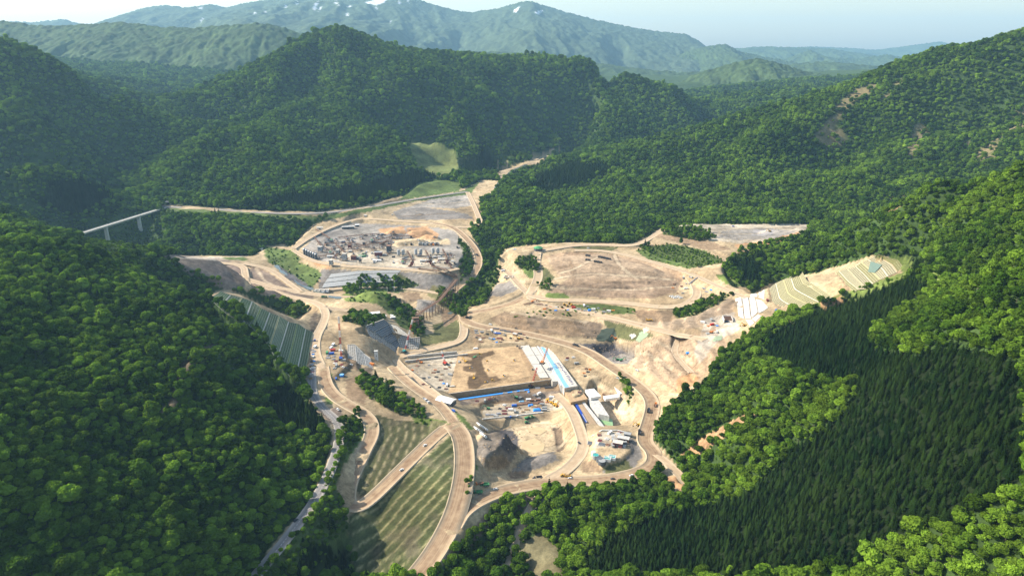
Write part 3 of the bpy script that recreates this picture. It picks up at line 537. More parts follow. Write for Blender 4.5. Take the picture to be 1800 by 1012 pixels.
def grid_mesh(name, X, Y, Zs, cols, material, attr='soil', smooth_=True):
    ny, nx = X.shape; me = bpy.data.meshes.new(name)
    v = np.stack([X, Y, Zs], -1).reshape(-1, 3).astype(np.float32)
    i = np.arange(ny*nx).reshape(ny, nx); f = np.stack([i[:-1, :-1], i[:-1, 1:], i[1:, 1:], i[1:, :-1]], -1).reshape(-1, 4)
    me.vertices.add(len(v)); me.vertices.foreach_set('co', v.ravel()); me.loops.add(f.size); me.loops.foreach_set('vertex_index', f.ravel().astype(np.int32))
    me.polygons.add(len(f)); me.polygons.foreach_set('loop_start', np.arange(0, f.size, 4, dtype=np.int32)); me.polygons.foreach_set('loop_total', np.full(len(f), 4, np.int32))
    me.polygons.foreach_set('use_smooth', np.full(len(f), smooth_)); me.update(calc_edges=True)
    if cols is not None:
        a = me.color_attributes.new(attr, 'FLOAT_COLOR', 'POINT'); a.data.foreach_set('color', np.concatenate([cols.reshape(-1, 3), np.ones((len(v), 1))], 1).astype(np.float32).ravel())
    me.materials.append(material); o = bpy.data.objects.new(name, me); COL.objects.link(o); return o
ground = grid_mesh('ground', XX, YY, Z, colr, SOIL); ground['kind'] = 'structure'; ground['label'] = 'bare earth works and forest floor of the mountain valley'
# ------------------------------------------------------------------ far land
def far_ridge(name, sil, y0, front, back, slope_f, seed, foot, col, amp=60, wl=400, nx=620, ny=110, snow=0, rough=6):
    pts = [Q(u, v, y0) for u, v in pp(sil)]; xs = np.array([p[0] for p in pts]); zs = np.array([p[2] for p in pts])
    s = np.linspace(xs[0], xs[-1], nx); zr = np.interp(s, xs, zs)
    k = np.exp(-np.linspace(-1.5, 1.5, 5)**2); k /= k.sum(); zr = np.convolve(np.pad(zr, 2, 'edge'), k, 'valid')
    tt = np.concatenate([-front*np.linspace(1, 0, ny)**1.3, back*np.linspace(0.03, 1, 24)])
    S_, T_ = np.meshgrid(s, tt); zz = np.tile(zr, (len(tt), 1)); a = np.abs(T_)
    warp = 260*fbm(S_/900, T_/900, 3, seed); gu = fbm((S_+warp)/wl, T_/(wl*3.2), 5, seed+2, .55)
    gu = 1-2*np.abs(gu)*1.8
    fall = np.minimum(a/(front*.35), 1)
    h = zz - slope_f*a*(1+.25*fbm(S_/1500, T_/1500, 2, seed+5)) + amp*gu*fall - amp*fall*.6
    h = np.maximum(h, foot + 20*fbm(S_/300, T_/300, 3, seed+8)) + rough*fbm(S_/26, T_/26, 3, seed+9)
    c = np.zeros(h.shape+(3,)); c[:] = col; c *= (1+.3*fbm(S_/120, T_/120, 4, seed+11)+.5*fbm(S_/24, T_/40, 3, seed+12))[..., None]
    if snow:
        u, v, _ = proj(S_, y0+T_, h); u = u+2.2*fbm(S_/60, T_/60, 3, 402); v = v+1.6*fbm(S_/60, T_/60, 3, 403)
        for sp in snow: c[inpoly(u, v, pp(sp))] = (.62, .64, .66)
    o = grid_mesh(name, S_, T_+y0, h, c, SOIL); o['kind'] = 'structure'; return o
FG = (.050, .078, .026)
far_ridge('hills', '-700 25;-300 20;0 36;60 44;100 46;160 42;220 39;280 47;340 49;400 44;460 40;500 48;560 70;640 110;800 170', 4600, 1900, 900, .42, 101, 120, FG, 30, 170, 760, 220, rough=10)
far_ridge('hills', '900 190;1100 165;1180 150;1230 128;1290 110;1330 101;1370 112;1410 124;1450 132;1500 150;1600 175;1750 200', 4800, 1500, 900, .36, 131, 130, FG, 50, 240, 420, 150, rough=13)
far_ridge('hills', '500 60;700 100;760 88;900 92;1000 104;1100 118;1200 128;1300 120;1400 150;1500 170', 6200, 1500, 900, .22, 161, 130, FG, 40, 300, 420, 90, rough=12)
SNOW = ['552 8;558 2;556 16;550 22', '588 4;592 0;594 10', '640 5;668 -3;684 -6;676 4;660 10', '700 2;706 4;702 8', '560 14;564 12;562 22', '610 12;618 10;616 14', '500 12;504 10;502 16', '464 20;468 18;467 24', '352 36;358 32;356 40', '446 22;450 20;449 26', '350 14;356 12;354 18', '902 18;910 13;914 12;906 24', '940 22;954 18;946 28', '520 5;524 3;522 9', '660 14;664 13;663 18', '606 26;612 24;611 29', '684 38;688 36;687 41', '714 2;718 0;717 6']
far_ridge('mountains', '-900 60;-500 50;-100 45;30 38;60 40;110 34;150 44;190 40;240 18;262 13;292 10;330 14;370 8;400 14;430 6;470 0;530 -6;590 -14;640 -16;690 -12;730 -2;760 8;800 18;830 22;880 14;915 4;932 2;950 8;990 20;1050 36;1100 46;1160 56;1205 60;1225 70;1250 90;1300 118;1400 140', 10500, 4200, 3000, .21, 201, 150, (.062, .088, .045), 70, 620, 900, 200, SNOW, rough=18)
far_ridge('mountains', '1150 110;1230 84;1250 80;1275 78;1300 90;1340 100;1400 110', 9000, 2000, 1500, .2, 231, 150, FG, 60, 450, 260, 70, rough=15)
far_ridge('mountains', '1200 100;1290 86;1340 82;1400 84;1460 86;1520 95;1600 110;1700 100;1800 90;2100 80', 13000, 3500, 2000, .16, 261, 120, FG, 120, 700, 420, 90, rough=20)
far_ridge('mountains', '1200 90;1380 84;1430 82;1480 84;1540 88;1590 82;1630 76;1650 73;1670 78;1720 84;1800 82;2200 80', 17000, 3000, 2000, .15, 291, 120, FG, 120, 700, 420, 70, rough=20)
far_ridge('hills', '1150 160;1230 140;1290 128;1350 118;1400 112;1450 108;1500 112;1560 118;1640 130;1800 150', 7200, 1400, 900, .3, 331, 125, FG, 50, 260, 320, 80, rough=12)
far_ridge('mountains', '1280 112;1340 100;1380 104;1424 88;1450 100;1500 104;1560 96;1620 108;1700 118', 10500, 1800, 1200, .24, 361, 120, FG, 70, 320, 300, 80, rough=16)
pl_ = grid_mesh('plain', *np.meshgrid(np.linspace(-21500, 21500, 3), np.linspace(5500, 21500, 3)), np.full((3, 3), 118.0), np.full((3, 3, 3), .05)*np.array([.9, 1.4, .5]), SOIL); pl_['kind'] = 'structure'
# ------------------------------------------------------------------ trees
def leaf_material(name, col, col2, trans=.35, vary=.35):
    m = bpy.data.materials.new(name); m.use_nodes = True; t = m.node_tree; t.nodes.remove(t.nodes['Principled BSDF']); out = t.nodes['Material Output']
    oi = t.nodes.new('ShaderNodeObjectInfo')
    n = t.nodes.new('ShaderNodeTexNoise'); n.inputs['Scale'].default_value = .012; n.inputs['Detail'].default_value = 3; t.links.new(oi.outputs['Location'], n.inputs['Vector'])
    ad = t.nodes.new('ShaderNodeMath'); ad.operation = 'MULTIPLY_ADD'; t.links.new(oi.outputs['Random'], ad.inputs[0]); ad.inputs[1].default_value = .75
    sb = t.nodes.new('ShaderNodeMapRange'); sb.inputs[1].default_value = .35; sb.inputs[2].default_value = .65; sb.inputs[3].default_value = -.3; sb.inputs[4].default_value = .55; t.links.new(n.outputs['Fac'], sb.inputs[0]); t.links.new(sb.outputs[0], ad.inputs[2])
    mix = t.nodes.new('ShaderNodeMix'); mix.data_type = 'RGBA'; mix.inputs[6].default_value = (*col, 1); mix.inputs[7].default_value = (*col2, 1); mix.clamp_factor = True; t.links.new(ad.outputs[0], mix.inputs[0])
    br = t.nodes.new('ShaderNodeMath'); br.operation = 'MULTIPLY_ADD'; t.links.new(oi.outputs['Random'], br.inputs[0]); br.inputs[1].default_value = 7.31; br.inputs[2].default_value = 0
    fr = t.nodes.new('ShaderNodeMath'); fr.operation = 'FRACT'; t.links.new(br.outputs[0], fr.inputs[0])
    mr = t.nodes.new('ShaderNodeMapRange'); mr.inputs[3].default_value = 1-vary; mr.inputs[4].default_value = 1+vary; t.links.new(fr.outputs[0], mr.inputs[0])
    sc = t.nodes.new('ShaderNodeVectorMath'); sc.operation = 'SCALE'; t.links.new(mix.outputs[2], sc.inputs[0]); t.links.new(mr.outputs[0], sc.inputs['Scale'])
    d = t.nodes.new('ShaderNodeBsdfDiffuse'); t.links.new(sc.outputs[0], d.inputs['Color']); tr = t.nodes.new('ShaderNodeBsdfTranslucent')
    tw = t.nodes.new('ShaderNodeVectorMath'); tw.operation = 'MULTIPLY'; t.links.new(sc.outputs[0], tw.inputs[0]); tw.inputs[1].default_value = (1.25, 1.35, .6); t.links.new(tw.outputs[0], tr.inputs['Color'])
    ms = t.nodes.new('ShaderNodeMixShader'); ms.inputs[0].default_value = trans; t.links.new(d.outputs[0], ms.inputs[1]); t.links.new(tr.outputs[0], ms.inputs[2]); t.links.new(ms.outputs[0], out.inputs['Surface'])
    return m
LEAF = leaf_material('leaf', (.040, .085, .008), (.145, .232, .022), .25, .45)
NEEDLE = leaf_material('needle', (.005, .014, .0035), (.016, .030, .006), .06, .45)
BARK = mat('bark', (.10, .075, .055), .9, .2, 2.0)
def raw_mesh(name, v, f, material):
    me = bpy.data.meshes.new(name); me.from_pydata([tuple(p) for p in v], [], [tuple(q) for q in f]); me.materials.append(material); me.update(); return me
_ico = None
def ico(sub):
    bm = bmesh.new(); bmesh.ops.create_icosphere(bm, subdivisions=sub, radius=1); v = np.array([q.co[:] for q in bm.verts]); f = [tuple(w.index for w in q.verts) for q in bm.faces]; bm.free(); return v, f
def crown_mesh(name, r, lobes=15, per=42, leaf=.17, flat=.8, spread=.62):
    """broad crown, unit radius, standing on z=0 with the canopy from about .5 to 2"""
    V_, F_ = [], []
    iv, jf = ico(2)
    cen = []
    for i in range(lobes):
        a = i*2.39996 + r.uniform(-.4, .4); q = (i+.5)/lobes; rr = spread*math.sqrt(q)*r.uniform(.8, 1.12)
        cen.append((rr*math.cos(a), rr*math.sin(a), 1.35 + flat*(.55*(1-q**1.4)) + r.uniform(-.1, .1), r.uniform(.24, .48)*(1.1-.25*q)))
    core = iv*np.array([.66, .66, .5]) + np.array([0, 0, 1.25]); core += r.normal(0, .03, core.shape); V_ += list(core); F_ += list(jf)
    jv, kf = ico(1)
    for c in cen:
        b = len(V_); w = jv*c[3]*.84*(1+r.uniform(-.2, .2, (len(jv), 1))) + np.array(c[:3]); V_ += list(w); F_ += [tuple(k+b for k in q) for q in kf]
    for c in cen:
        for k in range(per):
            d = r.normal(0, 1, 3); d[2] = d[2]*.9+.25; d /= np.linalg.norm(d)
            if d[2] < -.55: continue
            p = np.array(c[:3]) + d*c[3]*r.uniform(.84, 1.1)
            n = d + r.normal(0, .55, 3); n /= np.linalg.norm(n); t1 = np.cross(n, [.3, .2, 1]); t1 /= np.linalg.norm(t1)+1e-9; t2 = np.cross(n, t1); s = leaf*r.uniform(.55, 1.15)
            b = len(V_); V_ += [p-t1*s-t2*s*.6, p+t1*s*.9-t2*s*.7+n*s*.3, p+t1*s+t2*s*.7-n*s*.1, p-t1*s*.8+t2*s*.8+n*s*.25]; F_.append((b, b+1, b+2, b+3))
    return raw_mesh(name, V_, F_, LEAF)
def trunk_mesh(name, r, h, rad, limbs=4):
    V_, F_ = [], []
    def tube(p0, p1, r0, r1, n=6):
        p0 = np.array(p0, float); p1 = np.array(p1, float); d = p1-p0; d /= np.linalg.norm(d); a = np.cross(d, [.1, .9, .2]); a /= np.linalg.norm(a); c = np.cross(d, a); b = len(V_)
        for p, q in ((p0, r0), (p1, r1)):
            for k in range(n): V_.append(p + q*(a*math.cos(2*math.pi*k/n)+c*math.sin(2*math.pi*k/n)))
        for k in range(n): F_.append((b+k, b+(k+1) % n, b+n+(k+1) % n, b+n+k))
    tube((0, 0, -.3), (0, 0, h*.6), rad*1.2, rad*.8); tube((0, 0, h*.6), (.05, .02, h), rad*.8, rad*.3)
    for i in range(limbs):
        a = i*2*math.pi/max(limbs, 1)+r.uniform(0, 1); tube((0, 0, h*r.uniform(.5, .8)), (.5*math.cos(a), .5*math.sin(a), h*r.uniform(.85, 1.1)), rad*.5, rad*.15, 5)
    return raw_mesh(name, V_, F_, BARK)
def fir_mesh(name, r, tiers=9, per=9):
    """narrow conifer, height 1, radius about .17"""
    V_, F_ = [], []; ph = 0
    for i in range(tiers):
        q = i/(tiers-1); z0 = .06+.90*q; rad = (.29*(1-q)**.8+.02)*r.uniform(.9, 1.08); up = .11*(1-.4*q)
        n = max(5, int(per*(1-.35*q))); ph += r.uniform(.2, .8); b = len(V_); V_.append((r.uniform(-.01, .01), r.uniform(-.01, .01), z0+up)); m = 2*n
        for k in range(m):
            a = ph+2*math.pi*k/m; o = rad*(r.uniform(.85, 1.18) if k % 2 == 0 else r.uniform(.5, .68)); V_.append((o*math.cos(a), o*math.sin(a), z0-(.028 if k % 2 == 0 else -.012)+r.uniform(-.012, .012)))
        for k in range(m): F_.append((b, b+1+k, b+1+(k+1) % m))
    return raw_mesh(name, V_, F_, NEEDLE)
rt = np.random.default_rng(5)
CROWNS = [crown_mesh('crown', rt, 11, 52, .14, 1.7, .44) for _ in range(2)] + [crown_mesh('crown', rt, int(rt.integers(12, 19)), 58, .135, float(rt.uniform(.6, 1.1)), float(rt.uniform(.58, .68))) for _ in range(7)]
TRUNKS = [trunk_mesh('trunk', rt, 1.15, .05) for _ in range(2)]
FIRM = [fir_mesh('fir_crown', rt, int(rt.integers(8, 11)), 9) for _ in range(5)]
FTRUNK = trunk_mesh('fir_trunk', rt, .5, .014, 0)
# --- candidates
def visible(x, y, z, tol=10.0):
    """is the ground (plus a tree height) seen from the photograph's side of the valley; generous so that a step to the side still works"""
    R = np.hypot(x, y); az = np.arctan2(x, y); el = (z+tol+R*.012-CAM_H)/R
    ai = np.clip(((az+AZM)/(2*AZM)*NA).astype(int), 0, NA-1); ri = np.clip(np.searchsorted(RR, R)-2, 0, len(RR)-1)
    return el >= HOR[ai, ri]
AZM = math.radians(50); NA = 900
RR = np.concatenate([np.arange(160, 2000, 10), np.arange(2000, 5600, 25)])
_az = np.linspace(-AZM, AZM, NA)[:, None]; _hz = zat(np.sin(_az)*RR[None], np.cos(_az)*RR[None]); HOR = np.maximum.accumulate((_hz-CAM_H)/RR[None], 1)
def scatter(step, y0, y1, seed):
    r = np.random.default_rng(seed); xm = 1.02*y1+150
    xs = np.arange(-xm, xm, step); ys = np.arange(y0, y1, step); X, Y = np.meshgrid(xs, ys)
    X = (X + np.where((np.arange(len(ys)) % 2)[:, None] == 1, step/2, 0) + r.uniform(-.42, .42, X.shape)*step).ravel(); Y = (Y + r.uniform(-.42, .42, Y.shape)*step).ravel()
    k = np.abs(X) < 1.0*Y+120; X, Y = X[k], Y[k]; Zt = zat(X, Y); u, v, d = proj(X, Y, Zt)
    k = (u > -330) & (u < 2130) & (v < 1330); X, Y, Zt, u, v = X[k], Y[k], Zt[k], u[k], v[k]
    k = visible(X, Y, Zt); return X[k], Y[k], Zt[k], u[k], v[k], r
def edge(u, v, polys, jit, r): return any_poly(u + r.normal(0, jit, u.shape), v + r.normal(0, jit*.5, v.shape), polys)
GREENS = [pp('598 520;632 504;650 500;678 512;704 535;690 540;650 532;610 530'), pp('522 458;560 474;566 484;548 508;505 478'), pp('722 728;750 735;790 742;760 748;728 742'), pp('1440 530;1500 508;1590 478;1610 462;1620 470;1560 505;1450 545;1372 575;1360 566'), pp('460 432;515 440;530 455;505 476;472 462'), pp('660 528;690 536;720 556;735 585;705 575'), pp('1115 440;1180 428;1240 440;1270 460;1210 472;1140 456'), pp('735 322;780 316;812 322;806 336;740 346;700 352'), pp('284 364;340 368;560 380;560 388;440 384;300 376'), pp('640 508;690 484;740 500;700 515'), pp('880 560;1000 535;1115 542;1125 552')]
BL, FR = [], []
bands = [(4.7, 200, 440, 6.7), (5.7, 440, 900, 6.8), (6.2, 900, 1500, 7.2), (7.2, 1500, 2400, 8.4), (9.5, 2400, 4200, 11)]
for step, y0, y1, dia in bands:
    X, Y, Zt, u, v, r = scatter(step, y0, y1, int(step*10))
    bare = any_poly(u, v, BARE) & ~edge(u, v, WOODS, 1.5, r); fir = edge(u, v, FIRS, 5, r)
    scar = any_poly(u, v, SCARS) & (r.random(u.shape) < .8) & ((rsample(G3, X, Y)+.5*fbm(X/60, Y/60, 3, 70)) > .7)
    little = any_poly(u, v, LITTLE)
    k = ~bare & ~fir & ~scar & (r.random(u.shape) > .03)
    s = (.62*dia)*np.exp(r.normal(-.02, .26, u.shape)); s = np.where(little, s*.45, s); inw = any_poly(u, v, WOODS); s = np.where(inw, s*.72, s)
    BL.append(np.stack([X[k], Y[k], Zt[k]-.6, s[k], u[k], v[k]], 1))
    k2 = r.random(u.shape) < .012; k2 &= ~bare & ~fir; FR.append(np.stack([X[k2], Y[k2], Zt[k2]-.3, r.uniform(12, 17, k2.sum()), u[k2], v[k2]], 1))
for step, y0, y1 in ((3.5, 200, 900), (4.8, 900, 2000), (7.0, 2000, 3000)):
    X, Y, Zt, u, v, r = scatter(step, y0, y1, int(step*100)); bare = any_poly(u, v, BARE) & ~any_poly(u, v, WOODS); fir = edge(u, v, FIRS, 4, r) & ~bare & (r.random(u.shape) > .06)
    FR.append(np.stack([X[fir], Y[fir], Zt[fir]-.3, (7.6 if y0 < 900 else 12)*np.exp(r.normal(0, .2, fir.sum())), u[fir], v[fir]], 1))
SH = []
for step, y0, y1 in ((3.6, 200, 440), (4.6, 440, 800), (6.5, 800, 1400)):
    X, Y, Zt, u, v, r = scatter(step, y0, y1, int(step*1000)); k = ~any_poly(u, v, BARE) & ~any_poly(u, v, FIRS) & ~(any_poly(u, v, SCARS)); k |= any_poly(u, v, WOODS); k |= any_poly(u, v, GREENS) & (r.random(u.shape) < .4)
    k &= r.random(u.shape) < .85
    SH.append(np.stack([X[k], Y[k], Zt[k]-1.2, r.uniform(1.3, 2.6, k.sum()), u[k], v[k]], 1))
SH = np.concatenate(SH)
BL = np.concatenate(BL); FR = np.concatenate(FR)
print('trees', len(BL), len(FR))
def infr(A): return (A[:, 4] > 0) & (A[:, 4] < 1800) & (A[:, 5] > 30) & (A[:, 5] < 1020)
def pick(A, n, sel=None):
    m = infr(A)
    d = np.sqrt(A[:, 0]**2+A[:, 1]**2+(A[:, 2]-CAM_H)**2)/A[:, 3]; d[~m] = 1e9; idx = np.argsort(d)[:n]; return idx
def node_forest(name, A, meshes, label, zs, seed):
    r = np.random.default_rng(seed); n = len(A)
    me = bpy.data.meshes.new(name); me.vertices.add(n); me.vertices.foreach_set('co', A[:, :3].astype(np.float32).ravel())
    a = me.attributes.new('rot', 'FLOAT_VECTOR', 'POINT'); rv = np.stack([r.normal(0, .05, n), r.normal(0, .05, n), r.uniform(0, 6.283, n)], 1); a.data.foreach_set('vector', rv.astype(np.float32).ravel())
    a = me.attributes.new('size', 'FLOAT_VECTOR', 'POINT'); sv = np.stack([A[:, 3]*r.uniform(.88, 1.14, n), A[:, 3]*r.uniform(.88, 1.14, n), A[:, 3]*zs*r.uniform(.85, 1.25, n)], 1); a.data.foreach_set('vector', sv.astype(np.float32).ravel())
    a = me.attributes.new('pick', 'INT', 'POINT'); a.data.foreach_set('value', r.integers(0, len(meshes), n).astype(np.int32))
    o = bpy.data.objects.new(name, me); COL.objects.link(o)
    c = bpy.data.collections.new(name+'_kinds')
    for m in meshes: c.objects.link(bpy.data.objects.new(m.name, m))
    g = bpy.data.node_groups.new(name, 'GeometryNodeTree'); g.interface.new_socket('Geometry', in_out='INPUT', socket_type='NodeSocketGeometry'); g.interface.new_socket('Geometry', in_out='OUTPUT', socket_type='NodeSocketGeometry')
    N = g.nodes; L = g.links; gi = N.new('NodeGroupInput'); go = N.new('NodeGroupOutput'); ci = N.new('GeometryNodeCollectionInfo'); ci.inputs['Collection'].default_value = c; ci.inputs['Separate Children'].default_value = True; ci.inputs['Reset Children'].default_value = True
    ip = N.new('GeometryNodeInstanceOnPoints'); ip.inputs['Pick Instance'].default_value = True
    def attr(nm, ty):
        q = N.new('GeometryNodeInputNamedAttribute'); q.data_type = ty; q.inputs['Name'].default_value = nm; return q.outputs['Attribute']
    L.new(gi.outputs[0], ip.inputs['Points']); L.new(ci.outputs[0], ip.inputs['Instance']); L.new(attr('pick', 'INT'), ip.inputs['Instance Index'])
    e2r = N.new('FunctionNodeEulerToRotation'); L.new(attr('rot', 'FLOAT_VECTOR'), e2r.inputs[0]); L.new(e2r.outputs[0], ip.inputs['Rotation']); L.new(attr('size', 'FLOAT_VECTOR'), ip.inputs['Scale']); L.new(ip.outputs[0], go.inputs[0])
    md = o.modifiers.new('scatter', 'NODES'); md.node_group = g
    o['kind'] = 'stuff'; o['label'] = label; o['category'] = 'forest'
    return o
ib = pick(BL, 300); jf_ = pick(FR, 300)
mb = np.ones(len(BL), bool); mb[ib] = False; mf = np.ones(len(FR), bool); mf[jf_] = False
node_forest('broadleaf_forest', BL[mb], CROWNS, 'green broadleaf forest covering the mountain slopes', .78, 1)
node_forest('undergrowth', SH, CROWNS, 'low green undergrowth between the trees', .62, 7)['category'] = 'undergrowth'
node_forest('conifer_forest', FR[mf], FIRM, 'dark conifer plantations on the slopes', 1.0, 2)
def tag(o, label=None, cat=None, group=None, kind=None):
    if label: o['label'] = label
    if cat: o['category'] = cat
    if group: o['group'] = group
    if kind: o['kind'] = kind
    return o
def link(name, me, parent=None, loc=None):
    o = bpy.data.objects.new(name, me); COL.objects.link(o)
    if parent is not None: o.parent = parent
    if loc is not None: o.location = loc
    return o
def plant(name, A, idx, crowns, trunks, zs, labels, cat, seed):
    r = np.random.default_rng(seed)
    for i in idx:
        x, y, z, s, u, v = A[i]; o = link(name, None, None, (x, y, z)); o.rotation_euler = (r.normal(0, .04), r.normal(0, .04), r.uniform(0, 6.28)); o.scale = (s*r.uniform(.88, 1.14), s*r.uniform(.88, 1.14), s*zs*r.uniform(.85, 1.2))
        lab, grp = labels(u, v); tag(o, lab, cat, grp)
        link('crown', crowns[int(r.integers(len(crowns)))], o); link('trunk', trunks[int(r.integers(len(trunks)))], o)
def lab_b(u, v):
    if u < 640: return 'round broadleaf tree on the shaded hillside left of the paved road', 'broadleaf trees on the shaded left hillside'
    if u < 1000: return 'broadleaf tree in the belt below the haul road', 'broadleaf trees in the belt below the haul road'
    return 'bright green broadleaf tree on the sunny hillside beside the conifer plantation', 'broadleaf trees on the sunny right hillside'
def lab_f(u, v):
    if u < 700: return 'dark conifer in the small stand beside the sown slope', 'conifers beside the sown slope'
    return 'narrow dark conifer in the plantation on the sunny hillside', 'conifers in the plantation on the right hillside'
plant('broadleaf_tree', BL, ib, CROWNS, TRUNKS, .78, lab_b, 'tree', 3)
plant('conifer', FR, jf_, FIRM, [FTRUNK], 1.0, lab_f, 'conifer', 4)
# ------------------------------------------------------------------ air
def make_haze():
    bm = bmesh.new(); bmesh.ops.create_cube(bm, size=1); me = bpy.data.meshes.new('haze'); 
    for v in bm.verts: v.co = (v.co.x*44000, 9500+v.co.y*25000, 0.0 + (1500 if v.co.z > 0 else -70))
    bm.to_mesh(me); bm.free(); o = bpy.data.objects.new('haze', me); COL.objects.link(o); o['kind'] = 'stuff'; o['label'] = 'pale blue summer haze filling the valley'
    m = bpy.data.materials.new('haze'); m.use_nodes = True; t = m.node_tree; t.nodes.remove(t.nodes['Principled BSDF']); v = t.nodes.new('ShaderNodeVolumePrincipled')
    v.inputs['Color'].default_value = (.40, .72, 1.0, 1); v.inputs['Density'].default_value = HAZE_D; v.inputs['Anisotropy'].default_value = .15
    t.links.new(v.outputs[0], t.nodes['Material Output'].inputs['Volume']); me.materials.append(m); return o
HAZE_D = 4.7e-5
make_haze()
# ------------------------------------------------------------------ building kit
class MB:
    def __init__(s): s.v = []; s.f = []
    def add(s, v, f):
        b = len(s.v); s.v += [tuple(p) for p in v]; s.f += [tuple(i+b for i in q) for q in f]; return s
    def box(s, x0, x1, y0, y1, z0, z1, tx=0, ty=0):   # tx, ty: how far the top is drawn in
        return s.add([(x0, y0, z0), (x1, y0, z0), (x1, y1, z0), (x0, y1, z0), (x0+tx, y0+ty, z1), (x1-tx, y0+ty, z1), (x1-tx, y1-ty, z1), (x0+tx, y1-ty, z1)],
                     [(3, 2, 1, 0), (4, 5, 6, 7), (0, 1, 5, 4), (1, 2, 6, 5), (2, 3, 7, 6), (3, 0, 4, 7)])
    def bar(s, a, b, w, h=None):
        h = h or w; a = Vector(a); b = Vector(b); d = (b-a).normalized(); up = Vector((0, 0, 1)) if abs(d.z) < .95 else Vector((1, 0, 0)); x = d.cross(up).normalized()*w/2; y = x.cross(d).normalized()*h/2
        return s.add([a-x-y, a+x-y, a+x+y, a-x+y, b-x-y, b+x-y, b+x+y, b-x+y], [(3, 2, 1, 0), (4, 5, 6, 7), (0, 1, 5, 4), (1, 2, 6, 5), (2, 3, 7, 6), (3, 0, 4, 7)])
    def cyl(s, a, b, r0, r1=None, n=12):
        r1 = r0 if r1 is None else r1; a = Vector(a); b = Vector(b); d = (b-a).normalized(); x = d.orthogonal().normalized(); y = d.cross(x); v = []
        for p, r in ((a, r0), (b, r1)): v += [p+(x*math.cos(2*math.pi*k/n)+y*math.sin(2*math.pi*k/n))*r for k in range(n)]
        return s.add(v, [(k, (k+1) % n, n+(k+1) % n, n+k) for k in range(n)]+[tuple(range(n-1, -1, -1)), tuple(range(n, 2*n))])
    def prism(s, prof, y0, y1):      # profile in x,z
        n = len(prof); v = [(p[0], y0, p[1]) for p in prof]+[(p[0], y1, p[1]) for p in prof]
        return s.add(v, [tuple(range(n)), tuple(range(2*n-1, n-1, -1))]+[(k, n+k, n+(k+1) % n, (k+1) % n) for k in range(n)])
    def mesh(s, name, m, smooth_=False):
        me = bpy.data.meshes.new(name); me.from_pydata(s.v, [], s.f); me.materials.append(m); me.update()
        bm = bmesh.new(); bm.from_mesh(me); bmesh.ops.recalc_face_normals(bm, faces=bm.faces); bm.to_mesh(me); bm.free(); return me
def B(*boxes):
    m = MB()
    for b in boxes: m.box(*b)
    return m
C_ = {'yellow': (.60, .33, .03), 'black': (.018, .018, .018), 'dark': (.05, .05, .055), 'white': (.72, .70, .66), 'glass': (.03, .04, .05), 'steel': (.30, .30, .31), 'red': (.50, .05, .03), 'orange': (.62, .20, .04), 'blue': (.03, .12, .45), 'tarp': (.04, .25, .66), 'sky': (.20, .40, .56), 'teal': (.05, .30, .28), 'green': (.07, .24, .10), 'rust': (.21, .115, .075), 'brown': (.16, .095, .06), 'concrete': (.46, .44, .40), 'pale': (.50, .455, .385), 'grey': (.30, .30, .29), 'silo': (.36, .38, .39), 'timber': (.38, .25, .13), 'navy': (.02, .03, .16), 'mint': (.27, .33, .21), 'earth': (.36, .25, .15), 'deepblue': (.015, .06, .33), 'wet': (.095, .065, .04), 'csg': (.40, .27, .15), 'maroon': (.18, .05, .05), 'slate': (.10, .11, .12), 'net': (.13, .17, .10), 'meshgreen': (.11, .16, .13)}  # the bluish dark grey serves silo shells, walls, tanks and sump covers
def M(n): return mat(n, C_[n], .45 if n in ('glass',) else (.6 if n in ('yellow', 'white', 'red', 'blue', 'orange') else .85), .10 if n not in ('concrete', 'pale', 'csg', 'wet', 'rust') else .2, .35)
PROTO = {}
def place(kind, at, deg, label, cat, group=None, sc=1.0, dz=0.0, name=None):
    """a thing: an Empty at its base with its parts (and their sub-parts)"""
    x, y, z = at; r = link(name or kind[0], None, None, (x, y, z+dz)); r.rotation_euler = (0, 0, math.radians(deg)); r.scale = (sc,)*3 if not isinstance(sc, tuple) else sc
    tag(r, label, cat, group)
    for pn, me, subs in kind[1]:
        c = link(pn, me, r)
        for sn, sm in subs: link(sn, sm, c)
    return r
def part(n, mb, m, *subs): return (n, mb.mesh(n, M(m)), [(sn, sb.mesh(sn, M(sm))) for sn, sb, sm in subs])
def wheels(xs, hw, r, w=.5):
    out = []
    for x in xs:
        for s in (-1, 1): out.append(part('wheel', MB().cyl((x, s*hw-s*w, r), (x, s*hw, r), r, n=12), 'black', ('hub', MB().cyl((x, s*hw, r), (x, s*hw+s*.06, r), r*.45, n=8), 'grey')))
    return out
def dump_truck(col, load=False):
    p = [part('chassis', B((-4.6, 4.2, -.7, .7, .9, 1.5)), 'dark'),
         part('bed', MB().prism([(-5.0, 2.2), (-4.2, 1.5), (.9, 1.5), (1.3, 3.3), (1.0, 3.3), (.6, 1.9), (-3.9, 1.9), (-4.8, 2.5)], -1.45, 1.45).box(-4.6, 1.2, -1.6, -1.42, 1.5, 3.1).box(-4.6, 1.2, 1.42, 1.6, 1.5, 3.1), col),
         part('cab', MB().box(1.9, 3.7, -1.2, 1.2, 1.4, 3.4, .25, .12), col, ('window', MB().box(2.05, 3.72, -1.22, 1.22, 2.4, 3.1, .1, .08), 'glass')),
         part('bonnet', MB().box(3.6, 5.1, -1.1, 1.1, 1.2, 2.2, .1, .1), col)]
    if load: p.append(part('load', MB().box(-4.3, .8, -1.4, 1.4, 1.9, 3.5, 1.2, .7), 'earth'))
    return ('dump_truck', p + wheels((-3.2, -1.5, 3.6), 1.6, .9, .65))
